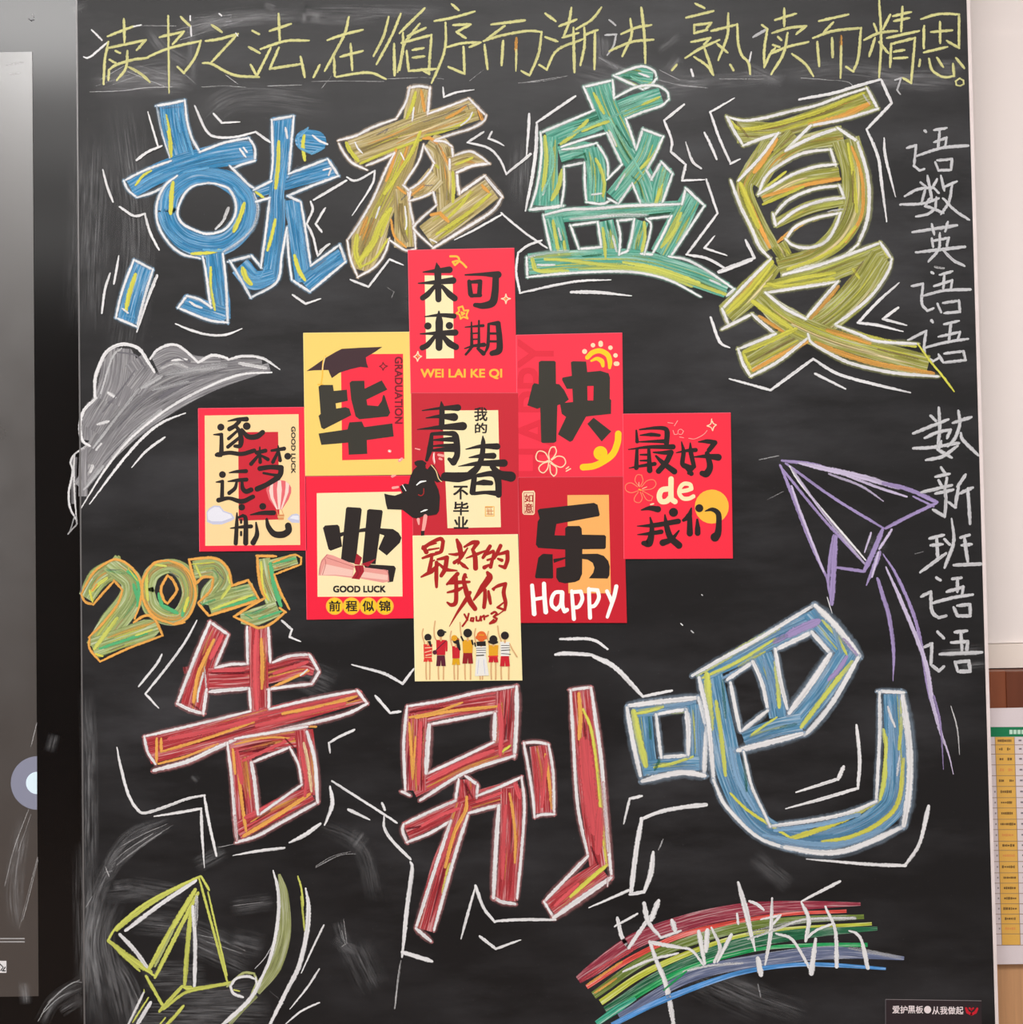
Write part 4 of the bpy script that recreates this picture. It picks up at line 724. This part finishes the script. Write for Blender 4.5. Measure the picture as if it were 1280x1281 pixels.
# H: lower right dark red card
H_ = Card('dark red card reading 乐 with white handwritten Happy', [(648.1, 597.2), (779.7, 596.2), (784.4, 779.2), (651.2, 779.2)], (204, 28, 46), (640, 590, .1561), HB + .0001, bold=1.18)
H_.add('orange_panel', '=O 448,188 780,186 797,975 456,975', 'orange upright panel')
H_.add('printed_character', '=a 208,312 225,298 660,250 690,265 708,345 700,357 360,420 345,510 430,512 430,452 450,436 545,435 562,455 565,505 745,508 758,520 756,610 745,620 568,622 566,820 545,868 510,885 430,896 380,885 358,850 360,772 430,760 430,625 215,612 195,585 210,400 225,375 | =a 245,662 260,658 330,662 335,850 325,857 195,855 188,840 215,690 | =a 335,700 430,685 430,700 340,732 | =a 565,660 690,658 740,675 775,715 788,760 785,830 770,857 620,855 655,810 665,770 650,730 610,705 565,700', 'thick black character 乐')
H_.add('lettering', 'L 165,912,26 172,1000,30 182,1140,32 | 260,898,28 264,1000,30 275,1125,32 | 24 175,1025 265,1008 | 26 405,965 350,970 322,1020 325,1075 360,1105 395,1060 405,965 | 28 408,970 408,1070 425,1120 445,1108 | 26 483,955,22 490,1050 500,1180,28 | 495,965 555,960 568,1020 540,1080 505,1090 | 620,940,26 624,1050 630,1170,28 | 630,945 690,950 700,1010 670,1070 640,1082 | 765,958 790,1010 805,1050 | 840,920,28 820,1010,28 768,1165,22', 'white handwritten Happy')
H_.add('seal_stamp', '=J 85,175 95,155 178,152 190,170 186,335 175,347 100,345 88,332 | M 4 100,170 176,168 174,332 102,334 100,170', 'cream upright seal')
H_.text('lettering', [('如', (106, 182, 172, 245), 'M', 0.03), ('意', (108, 255, 170, 328), 'M', 0.03)], 'tiny red characters 如意')

# I: far right card
I_ = Card('bright red card reading 最好de我们 with a gold disc, rightmost of the cluster', [(779.3, 517.9), (914.2, 516.4), (917, 698.6), (780.7, 699.3)], (250, 44, 68), (770, 500, .1639), HB + .0002, bold=1.22)
I_.add('gold_disc', '@X 736,816,130', 'orange gold disc')
I_.add('printed_character', 'a 160,235,12 166,320,24 | 185,228,10 300,216,22 375,220,28 395,250,34 390,330,34 | 190,272,8 270,266,26 335,272,20 | 180,322,8 300,318,20 390,318,30 | 100,380,6 250,362,22 440,360,34 | 165,380,20 160,520,30 | 255,380,20 262,540,36 | 190,420,10 250,420,16 | 190,465,10 250,465,16 | 105,522,6 200,505,20 300,490,26 | 290,402,10 360,405,24 425,402,34 390,475,34 330,545,36 | 310,430,14 360,480,30 450,548,38', 'black character 最')
I_.add('printed_character', 'a 505,322,8 520,400,28 512,490,30 545,520,26 580,565,30 | 572,330,8 576,400,30 600,510,28 | 465,405,6 540,390,20 612,384,28 | 530,500,26 590,520,26 560,560,22 | 635,322,8 700,318,28 760,328,32 715,385,30 | 600,437,8 690,432,26 785,440,44 | 700,410,30 722,510,40 695,565,46 662,562,34', 'black character 好')
I_.add('lettering', 'C 34 410,680 355,690 335,735 350,775 390,775 420,745 | 34 425,605 424,700 428,755 455,778 | 26 495,700 545,692 580,680 570,648 525,642 495,670 488,715 515,752 560,755 595,738', 'cream lettering de')
I_.add('printed_character', 'a 198,842,8 260,828,28 325,836,40 | 266,900,10 278,960,26 276,1030,36 255,1095,50 215,1095,30 | 168,965,6 300,958,30 480,928,34 | 378,880,10 390,960,34 420,1050,40 485,1112,44 | 170,1030,6 260,1022,24 350,1008,30 | 443,860,56 444,860,56 | 485,1000,10 430,1065,30 362,1092,42', 'black character 我')
I_.add('printed_character', 'a 580,828,10 560,890,40 520,920,20 | 568,900,30 568,1020,40 | 625,915,14 628,980,34 628,1018,36 | 640,828,50 641,828,50 | 685,850,6 740,838,26 785,870,34 790,950,36 782,1020,44 760,1050,56', 'black character 们')
I_.add('motif', 'J 8 740,165 748,182 770,192 752,208 742,236 730,212 700,200 728,184 735,148 | P 5 400,175 440,180 | 450,200 475,160 | 440,235 450,265 475,262 480,235 500,225 520,240 505,265 485,262 | 490,285 520,290 | 560,295 600,300 640,285 680,260 700,235', 'pale spark with a dotted swirl')
PALETTE['!'] = (255, 140, 104)
I_.add('motif', '! 6 185,665 150,620 165,575 200,575 210,620 190,660 | 200,665 240,620 290,612 310,645 280,680 205,690 | 205,695 250,720 285,740 275,770 240,765 205,710 | 190,705 205,750 185,785 150,778 145,750 175,705 | 175,695 120,710 80,690 80,650 120,635 170,665 | J 4 180,660 180,630 | 205,680 240,665 | X 10 180,685 195,690 | J 12 270,800 290,795', 'thin coral outlined flower')

# D: far left card
D_ = Card('red-framed card reading 逐梦远航 with a hot-air balloon, leftmost of the cluster', [(248.1, 511), (381.3, 509.4), (384, 688.6), (249.7, 690)], (242, 40, 68), (240, 500, .1561), HB, bold=1.18)
PALETTE.update({'&': (252, 218, 160), '%': (206, 34, 52), '$': (200, 202, 226), '*': (232, 232, 242), '+': (232, 106, 112), '(': (250, 214, 204)})
D_.add('cream_panel', '=& 103,127 856,116 869,1164 108,1171', 'pale peach panel')
D_.add('red_panel', '=% 372,260 692,258 702,960 376,970', 'inner red panel')
D_.add('printed_cloud', '=$ 122,980 118,900 140,870 175,848 225,850 258,890 320,912 345,950 320,970 240,1000 170,1000 | =* 130,960 126,905 150,878 180,860 220,862 250,900 310,920 325,945 240,975 160,975', 'pale cloud at the left edge')
D_.add('printed_cloud', '=$ 765,955 800,920 840,912 862,925 864,988 800,985 | =* 785,950 810,928 855,930 858,965', 'small pale cloud at the right edge')
D_.add('printed_balloon', '=+ 596,725 604,690 625,665 660,650 700,644 745,650 778,672 797,705 796,745 775,800 722,880 678,880 620,800 | =( 632,670 655,655 650,700 655,780 690,878 678,880 632,790 620,730 | =( 690,648 715,648 722,720 708,878 692,878 682,720 | =( 752,655 780,675 775,740 745,820 722,876 712,878 745,760 752,700 | θ 5 680,885 690,925 | 722,885 735,925 | =θ 686,920 742,920 736,962 694,964 | η 6 690,940 740,940', 'red and white striped hot-air balloon')
D_.add('printed_character', 'a 232,220,48 233,220,48 | 175,280,8 238,278,24 235,430,34 210,440,34 | 200,442,28 300,425,28 400,435,30 500,408,30 | 290,172,8 360,158,22 438,156,34 | 380,175,28 345,210,28 302,235,32 | 345,205,20 380,250,28 396,320,36 385,370,32 345,372,22 | 370,245,18 295,312,24 | 380,305,22 290,378,26 | 440,212,52 441,212,52 | 400,240,22 450,295,36 520,295,38 568,262,34', 'black character 逐')
D_.add('printed_character', 'a 520,425,28 590,408,28 | 545,380,10 548,500,26 | 540,440,18 475,515,28 | 560,450,18 610,478,26 | 640,408,18 740,392,28 | 692,370,10 708,486,26 | 690,420,20 650,500,26 | 768,453,46 769,453,46 | 545,552,34 630,540,32 715,545,38 712,590,36 690,625,38 | 575,588,16 640,600,18 700,610,26 | 690,625,38 600,680,34 525,715,38', 'black character 梦')
D_.add('printed_character', 'a 245,600,46 246,600,46 | 195,660,8 245,655,24 242,780,28 | 215,805,34 300,790,24 400,815,34 490,778,30 | 300,585,8 360,576,22 435,572,28 | 290,655,8 360,646,24 438,640,28 | 360,660,18 345,710,26 300,748,28 | 402,650,18 408,710,30 435,735,34 475,722,34', 'black character 远')
D_.add('printed_character', 'a 400,862,44 401,862,44 | 362,908,10 360,1000,26 352,1150,30 | 360,950,14 410,928,22 432,960,30 432,1148,36 | 310,1030,8 400,1020,22 475,1015,28 | 395,965,16 395,985,16 | 395,1060,16 395,1085,16 | 515,985,12 522,1080,32 492,1145,38 | 568,855,46 569,855,46 | 470,922,8 560,908,28 655,906,34 | 600,958,18 615,1020,34 660,1075,42 730,1080,46 775,1050,44 772,1010,44', 'black character 航')
D_.text('lettering', [('GOOD LUCK', (797, 216, 830, 590), 'a', 0.03, 90)], 'tiny dark letters GOOD LUCK reading down')

# F: bottom cream card with seven figures
F_ = Card('cream card reading 最好的我们 over seven waving figures, lowest of the cluster', [(516.6, 670.3), (648.1, 668.6), (653.6, 851.2), (519.4, 852.3)], (253, 236, 178), (510, 660, .1561), HB + .0002, bold=1.3)
F_.add('printed_character', 'M 125,165,26 200,115,22 265,90,26 285,115,22 | 285,110,24 268,190,26 225,200,12 | 125,155,22 150,195,30 | 150,150,10 230,125,10 | 170,178,14 250,165,10 | 120,245,14 190,220,24 260,205,12 | 195,225,18 185,290,26 172,350,26 | 110,395,12 190,350,30 245,300,18 | 185,275,10 215,262,10 | 232,280,24 230,400,26 232,475,18 | 240,255,14 315,240,28 300,330,30 270,385,24 | 250,290,14 310,335,26 395,345,10', 'dark red brushed character 最')
F_.add('printed_character', 'M 395,98,18 415,150,36 425,220,28 405,290,12 | 330,212,8 390,215,22 440,200,16 | 480,165,10 430,240,20 375,280,24 | 410,270,14 450,305,26 485,330,10 | 455,155,14 520,120,26 560,120,30 520,180,20 | 520,175,20 540,230,30 545,325,32 | 470,245,8 550,215,22 625,185,12', 'dark red brushed character 好')
F_.add('printed_character', 'M 660,150,24 630,200,26 605,240,20 | 610,225,14 685,190,22 690,210,18 665,315,24 | 615,320,26 650,300,16 | 640,260,14 670,250,14 | 745,145,24 715,210,24 695,250,14 | 725,215,16 800,195,26 800,260,26 780,320,24 735,305,14 | 725,250,14 755,262,22', 'dark red brushed character 的')
F_.add('printed_character', 'M 400,370,26 355,420,28 315,455,14 | 330,450,12 400,440,26 495,435,16 | 388,400,24 390,500,26 385,600,28 350,620,24 318,600,12 | 320,520,12 400,500,26 440,480,14 | 460,380,24 450,420,24 470,510,32 500,590,34 540,650,30 | 500,520,22 460,590,26 400,680,16 335,792,4 | 455,385,16 475,400,10', 'dark red brushed character 我')
F_.add('printed_character', 'M 640,360,20 655,400,44 600,480,38 530,580,12 | 620,500,22 620,570,26 612,638,24 | 648,510,16 655,560,24 665,608,18 | 680,492,12 730,465,22 785,450,22 770,520,26 785,600,24 780,660,16 720,640,14 790,585,8 | 700,480,12 690,500,14', 'dark red brushed character 们')
F_.add('lettering', 'M 12 455,695 480,740 | 490,690 475,740 440,790 | 505,745 510,725 530,725 525,750 505,745 | 550,715 552,745 575,745 585,712 590,745 | 590,720 612,705 615,735 | 620,715 645,705 | 14 672,690 700,675 715,690 690,715 715,730 700,755 660,768 690,740 | 8 770,665 720,700 690,712', 'small brushed word Young')
PALETTE.update({'^': (226, 176, 124), '_': (228, 60, 52), '{': (206, 32, 46), '}': (92, 28, 48), '[': (232, 166, 34), ']': (238, 236, 230), ';': (150, 28, 34), ':': (232, 108, 46), '/': (226, 168, 20)})
def person(x, head, hr, hair, top, tp, bot, bt, arm, legw=14, extra=''):
    y0, y1 = tp; b0, b1 = bt
    d = '^ %g %s' % (10, arm)
    w = hr * 1.45
    d += ' | ^ 11 %g,%g %g,1150 %g,1215 | ^ 11 %g,%g %g,1150 %g,1215' % (x - legw, b1 - 8, x - legw - 1, x - legw + 2, x + legw, b1 - 8, x + legw + 1, x + legw)
    d += ' | =%s %g,%g %g,%g %g,%g %g,%g %g,%g %g,%g %g,%g' % (bot, x - w * .7, b0, x + w * .7, b0, x + w * .85, b1, x + 4, b1, x, b0 + (b1 - b0) * .45, x - 4, b1, x - w * .85, b1)
    d += ' | =%s %g,%g %g,%g %g,%g %g,%g' % (top, x - w * .85, y0, x + w * .85, y0, x + w * .75, y1, x - w * .75, y1)
    d += ' | ^ 16 %g,%g %g,%g | @%s %g,%g,%g' % (x, head + hr, x, y0 + 4, hair, x, head, hr)
    F_.add('printed_figure', d + extra, None)
person(163, 880, 29, 'a', '_', (935, 1040), '_', (1040, 1075), '125,812 118,860 138,935', extra=' | a 165,890,26 178,925,22 188,952,10 | C 5 150,908 185,905 | J 6 140,965 195,960 | 140,1000 190,985 | 145,1025 190,1015 | η 5 140,1040 192,1040')
person(267, 845, 31, 'a', '{', (900, 1022), '}', (1025, 1110), '220,750 212,820 218,880 240,915', 20, ' | A 12 285,830 305,838 | } 7 310,905 225,985 | = } 0,0'.replace(' | = } 0,0', '') + ' | @} 218,1000,18 | { 16 312,915 312,985')
person(388, 905, 26, 'a', '{', (950, 1048), '/', (1050, 1100), '350,830 342,880 355,945', extra=' | : 8 355,900 410,895 | @[ 375,885,24 | a 400,910,26 408,950,28 418,978,14')
person(482, 845, 35, 'a', '[', (900, 1005), ';', (1005, 1090), '420,760 425,830 435,890 450,915', 22, ' | a 14 430,875 445,905 | 515,905 522,935')
person(590, 880, 34, ':', ']', (945, 1028), ']', (1030, 1150), '545,810 536,860 545,920', 10, ' | =] 550,1030 628,1030 652,1185 540,1190 | =a 552,915 625,910 628,950 555,950 | @: 592,868,38 | : 30 560,880 625,880 | [ 8 575,860 610,862 | A 5 552,968 625,966 | 552,985 625,983 | a 8 552,1025 610,1022 | A 5 552,1003 625,1001 | a 12 538,925 545,950 | $ 5 570,1060 560,1170 | 610,1060 620,1170')
person(688, 895, 32, 'a', '[', (942, 1030), '{', (1032, 1080), '648,832 640,880 655,945', 18, ' | a 655,915,20 688,920,34 718,918,16 | _ 10 650,1032 722,1030')
person(780, 865, 32, 'a', ']', (915, 1030), '{', (1030, 1112), '722,788 730,850 750,910', 30, ' | ^ 9 818,930 840,975 878,1035 | A 5 752,945 815,945 | A 7 752,985 820,980 | A 5 752,965 815,962 | A 5 752,1010 825,1015')

# ------------------------------------------------------------------ sticker low on the board
st = empty('notice_sticker', at(1168, 1290, -.0004)); so = st.location.copy()
tag(st, 'small dark sticker with white characters and a red emblem, low on the blackboard', 'sticker')
ST = (1090, 1230, .125)
sh = Sheet(); sh.poly([(1108, 1250), (1228, 1252), (1229, 1300), (1107, 1300)], .0005, srgb((48, 38, 42)), thick=.0003); sh.build('sticker_sheet', M_PRINT, st, so)
sh = Sheet(); sh.ribbon([(1108, 1300), (1108, 1250.2)], [.7, .7], .00053, srgb((110, 106, 110)), cap='flat'); sh.ribbon([(1108, 1250.2), (1228, 1252)], [.8, .8], .00053, srgb((130, 122, 124)), cap='flat'); sh.build('border', M_PRINT, st, so)
sh = Sheet()
x = 212
for ch in '爱护黑板':
    [letter(sh, ch, (x + d, 225 + d, x + 72 + d, 300 + d), ST, .00054 + d * 5e-6, srgb((240, 226, 228))) for d in (0, 3)]; x += 78
sh.poly([(ST[0] + (565 + 36 * math.cos(i * PI / 8)) * .125, ST[1] + (265 + 38 * math.sin(i * PI / 8)) * .125) for i in range(16)], .00054, srgb((240, 226, 228)))
x = 610
for ch in '从我做起':
    [letter(sh, ch, (x + d, 232 + d, x + 74 + d, 310 + d), ST, .00054 + d * 5e-6, srgb((240, 226, 228))) for d in (0, 3)]; x += 79
sh.build('lettering', M_PRINT, st, so)
sh = Sheet()
for pts, ws in (([(950, 250), (965, 290), (1005, 312)], [22, 30, 24]), ([(1062, 255), (1045, 290), (1005, 312)], [22, 30, 24]), ([(985, 250), (1003, 265), (1022, 250)], [18, 22, 18]), ([(1003, 262), (1003, 275)], [20, 8])):
    sh.ribbon([(ST[0] + a * .125, ST[1] + b * .125) for a, b in pts], [w * .125 for w in ws], .00055, srgb((206, 30, 48)))
tag(sh.build('emblem', M_PRINT, st, so), 'red emblem of a heart over two cupped hands')

# ------------------------------------------------------------------ the interactive display behind the left edge
Y0 = 0.018
m_glass = mat_simple('black_glass', (12, 11, 12), 0.17, 0.5, var=.15, scale=8)
def mat_screen():
    m, nt, b = nodes('screen_glass'); L = nt.links.new
    tc = N(nt, 'ShaderNodeTexCoord'); n = noise(nt, tc.outputs['Object'], 14, 4)
    b.inputs['Base Color'].default_value = (*srgb((50, 46, 44)), 1)
    b.inputs['Roughness'].default_value = 0.28; b.inputs['Specular IOR Level'].default_value = 1.0
    L(mapr(nt, n, 0.3, 0.7, 0.27, 0.33), b.inputs['Roughness'])
    b.inputs['IOR'].default_value = 1.75
    b.inputs['Emission Color'].default_value = (*srgb((120, 110, 104)), 1); b.inputs['Emission Strength'].default_value = 0.10
    return m
dx0, dx1 = at(-420, 640, Y0).x, at(96, 640, Y0).x + 0.03
dz0, dz1 = 0.62, 2.32
disp = empty('interactive_display', ((dx0 + dx1) / 2, Y0, dz0)); DO = disp.location.copy()
tag(disp, 'glossy black interactive display with a grey lit screen at the left', 'display')
boxes('bezel', [(dx0, dx1, Y0, Y0 + .03, dz0, dz1)], m_glass, disp, DO)
sx1 = (at(42, 65, Y0).x + at(47, 1245, Y0).x) / 2
sz1 = at(40, 65, Y0).z; sz0 = at(40, 1246, Y0).z
scr = boxes('screen', [(dx0 + .04, sx1, Y0 - .0008, Y0, sz0, sz1)], mat_screen(), disp, DO)
tag(scr, 'grey lit screen')
def flat(name, pts, h, m, parent, origin, label=None):
    vs = [at(x, y, Y0 - h) - Vector(origin) for x, y in pts]; fs = [tuple(t) for t in tessellate_polygon([[Vector((x, y, 0)) for x, y in pts]])]
    me = bpy.data.meshes.new(name); me.from_pydata(vs, [], fs); me.update(); return tag(link_mesh(name, me, m, parent), label)
def half(cx, cy, r):
    a0 = math.acos(min(1, max(-1, (46.3 - cx) / r))); n = 30
    return [(cx + r * math.cos(a0 + (2 * PI - 2 * a0) * i / n), cy + r * math.sin(a0 + (2 * PI - 2 * a0) * i / n)) for i in range(n + 1)]
flat('assist_button', half(47, 979.5, 33.5), .0010, mat_emit('button_grey', (128, 130, 148), 0.3), scr, DO, 'grey round on-screen button')
flat('button_core', half(46.5, 979.5, 14), .0012, mat_emit('button_white', (206, 224, 234), 0.35), scr, DO, 'pale centre of the round button')
m_ui = mat_emit('screen_line', (150, 148, 148), 0.35)
flat('screen_line', [(-30, 1173.4), (31, 1173.4), (31, 1175), (-30, 1175)], .0010, m_ui, scr, DO)
flat('screen_line', [(-30, 1177.4), (31, 1177.4), (31, 1179), (-30, 1179)], .0010, m_ui, scr, DO)
flat('screen_icon', [(-4, 1202), (8, 1202), (8, 1217), (-4, 1217)], .0010, mat_emit('icon_white', (205, 202, 202), 0.4), scr, DO, 'tiny white icon with a dark arrow')
sh = Sheet()
for p in ([(0, 1206), (4, 1210), (1, 1214)], [(3.5, 1214), (6.5, 1210)], [(3, 1214.5), (6.5, 1214.5)]):
    sh.ribbon(p, [1.4] * len(p), 0, (0.03, 0.03, 0.03))
for i, v in enumerate(sh.v): sh.v[i] = CAM + (v - CAM) * ((Y0 - .0012 - CAM.y) / (v.y - CAM.y))
sh.build('icon_arrow', M_PRINT, scr, DO)
# the part of the chalk cloud and the smears that run over on to the glass
def on_glass(name, label, tile, text, h=.0004, w=14, layers=1):
    sh = Sheet(); Z.h = 0.0001
    for seg in segments(text, w): chalk_stroke(sh, seg, tile)
    for i, v in enumerate(sh.v):
        Y = Y0 - .0009 - (-v.y) * .2
        sh.v[i] = CAM + (v - CAM) * ((Y - CAM.y) / (v.y - CAM.y))
    return tag(sh.build(name, M_CHALK, disp, DO), label)
on_glass('chalk_mark', 'white chalk edge of the cloud running on to the black frame', (70, 410, .2344), '''
h#.6 30 100,690 95,800 95,940 | w 12 125,655 95,680 78,720 90,760 80,820 68,880 75,960 105,1020 | 10 100,680 95,740 100,900 108,1000 | w.7 9 108,1000 110,1050 90,1070 65,1100 | g.7 7 100,1000 75,1090''')
on_glass('chalk_mark', 'thin grey chalk scratches on the glass', (0, 900, .2975), '''
w.4 3 155,15 130,115 | 120,380 60,540 20,700 | 130,400 75,560 | 158,580 100,800 80,880 | 160,590 105,810 90,850 | s~.5 90 100,400 60,700 80,900 | w.4 4 160,1270 200,1200 270,1130 335,1095 | 200,1190 300,1110 345,1105 | 175,1240 250,1170 340,1130 | s~.6 70 170,1281 230,1180 340,1110 | 60 250,1230 345,1170 | 60 100,1100 110,1200 | s~.3 60 230,60 210,140''')
on_glass('chalk_mark', 'small grey speck on the black frame', (0, 0, .2031), 'g.8 10 200,92 205,100 | d.8 8 175,115 190,125 205,120 | w.3 14 40,400 140,385 | 12 60,455 120,450')

# ------------------------------------------------------------------ wall, rail, wooden door and timetable at the right
m_wall = mat_simple('painted_wall', (240, 230, 226), 0.85, 0.2, var=.012, scale=3)
YW = 0.06
X0, X1, YB = -4.0, 4.0, -6.0
def slab(name, b, m, **k):
    o = boxes(name, [b], m); o['kind'] = 'structure'; return o
slab('wall_back', (X0, X1, YW, YW + .15, 0, 3.0), m_wall)
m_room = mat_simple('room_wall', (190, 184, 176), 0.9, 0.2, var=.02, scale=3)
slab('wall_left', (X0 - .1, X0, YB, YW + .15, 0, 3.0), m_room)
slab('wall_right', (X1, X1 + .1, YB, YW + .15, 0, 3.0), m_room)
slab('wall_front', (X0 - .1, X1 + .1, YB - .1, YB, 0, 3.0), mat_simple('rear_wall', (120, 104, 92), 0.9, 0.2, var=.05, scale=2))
slab('floor', (X0 - .1, X1 + .1, YB - .1, YW + .15, -.1, 0), mat_simple('floor_tiles', (116, 96, 84), 0.6, 0.3, var=.1, scale=5))
slab('ceiling', (X0 - .1, X1 + .1, YB - .1, YW + .15, 3.0, 3.1), mat_simple('ceiling_paint', (225, 225, 222), 0.9, 0.2, var=.02, scale=4))
xr = br + .004
def zat(py): return at(1258, py, YW).z
# upper wall offset (thin plaster step) and the pale rail
o = slab('trim_1', (xr + .0005, X1, YW - .004, YW, zat(804), zat(44)), m_wall)
m_rail = mat_simple('rail_paint', (236, 223, 213), 0.7, 0.3, var=.01, scale=3)
o = slab('trim_2', (xr, X1, YW - .010, YW, zat(834.5), zat(805)), m_rail)
m_wood = mat_simple('tan_wood', (196, 148, 106), 0.5, 0.4, var=.10, scale=5, stretch=(30, 1, 1.2))
m_red = mat_simple('reddish_brown_wood', (104, 54, 34), 0.4, 0.4, var=.10, scale=6, stretch=(12, 1, 1))
cab = empty('wooden_cabinet', (xr + .35, YW, .3)); CO = cab.location.copy()
tag(cab, 'tan wooden cabinet with a red-brown top rail beside the blackboard', 'cabinet')
boxes('cabinet_door', [(xr + .003, xr + .7, YW - .030, YW, .3, zat(888))], m_wood, cab, CO, bevel=.001)
xm = at(1257, 860, YW - .03).x
tag(boxes('top_rail', [(xm, xr + .7, YW - .036, YW, zat(884), zat(836))], m_red, cab, CO, bevel=.001), 'red-brown top rail')
tag(boxes('side_stile', [(xr + .003, xm + .001, YW - .034, YW, zat(884), zat(836))], mat_simple('lighter_brown_wood', (128, 70, 44), 0.4, 0.4, var=.06, scale=6, stretch=(12, 1, 1)), cab, CO, bevel=.0005), 'lighter brown stile')

YP = YW - .038
def pat(x, y, h=0.0): return at(x, y, YP - h)
tt = empty('timetable_sheet', pat(1290, 1206)); TO = tt.location.copy()
tag(tt, 'white paper timetable with a green header and yellow column, right of the blackboard', 'paper')
def pquad(sh, pts, h, c):
    n0 = len(sh.v)
    for x, y in pts: sh.v.append(pat(x, y, h)); sh.uv.append((x * .001, y * .001)); sh.e.append((0, 0)); sh.c.append((*srgb(c), 1))
    sh.f.append(tuple(range(n0, n0 + len(pts))))
XL = lambda y: 1236.5 + (y - 885) * .030
def col(y, k): return {0: 1244.2, 1: 1268.4, 2: 1262.5}[k] + (y - 908) * {0: .0335, 1: .029, 2: .03}[k]
sh = Sheet(); pquad(sh, [(XL(885), 886), (1400, 883), (1410, 1204), (XL(1207), 1206.5)], 0, (222, 210, 213)); sh.build('paper', M_PRINT, tt, TO)
sh = Sheet(); pquad(sh, [(XL(908), 909.5), (1400, 909), (1400, 921), (XL(921), 921.8)], .0002, (20, 122, 78)); tag(sh.build('header_band', M_PRINT, tt, TO), 'green header band')
sh = Sheet(); pquad(sh, [(col(922, 0), 922), (col(922, 1), 922), (col(1182, 1), 1182), (col(1182, 0), 1182)], .0002, (224, 174, 84)); tag(sh.build('yellow_column', M_PRINT, tt, TO), 'yellow column')
rows = [931.5, 943, 956.5, 970, 983.5, 997.6, 1010.5, 1024.6, 1037.5, 1052, 1063.5, 1077.5, 1091.6, 1104.5, 1117.5, 1130.3, 1143.3, 1155.5, 1168, 1182]
sh = Sheet()
for r in rows: pquad(sh, [(XL(r), r), (1400, r - .5), (1400, r + .1), (XL(r), r + .7)], .0003, (150, 120, 96))
for k in (0, 1): pquad(sh, [(col(922, k), 922), (col(922, k) + .7, 922), (col(1182, k) + .7, 1182), (col(1182, k), 1182)], .0003, (160, 130, 100))
sh.build('grid_lines', M_PRINT, tt, TO)
sh = Sheet(); rr = random.Random(3)
prev = 922
for i, r in enumerate(rows):
    cy = (prev + r) / 2; prev = r
    if i in (3, 9, 11, 18, 19): cc = (222, 150, 84)
    else: cc = (120, 90, 52)
    if i == 19: continue
    x = col(cy, 0) + (5 if i % 4 else 3.5); xe = col(cy, 1) - (5 if i % 4 else 3.5)
    while x < xe:
        w = rr.uniform(1.2, 2.6); h = rr.uniform(1.0, 2.0)
        if 1 <= i <= 4 and abs(x - (col(cy, 0) + col(cy, 1)) / 2) < 2.5: x += w + .5; continue
        pquad(sh, [(x, cy - h), (x + w, cy - h), (x + w, cy + h * .8), (x, cy + h * .8)], .0004, cc); x += w + rr.uniform(.3, .8)
    pquad(sh, [(1274.5 + i * .4, cy - 1.5), (1278 + i * .4, cy - 1.5), (1278 + i * .4, cy + .5), (1274.5 + i * .4, cy + .5)], .0004, (130, 120, 128))
    if i > 4: pquad(sh, [(col(cy, 0) - 3, cy - 1.2), (col(cy, 0) - 1.2, cy - 1.2), (col(cy, 0) - 1.2, cy + 1), (col(cy, 0) - 3, cy + 1)], .0004, (150, 140, 145))
tag(sh.build('cell_text', M_PRINT, tt, TO), 'small blurred dark entries'); 
sh = Sheet()
for i in range(8): pquad(sh, [(1263 + i * 5, 913), (1267 + i * 5, 913), (1267 + i * 5, 918.4), (1263 + i * 5, 918.4)], .0004, (190, 222, 204))
sh.build('header_text', M_PRINT, tt, TO)
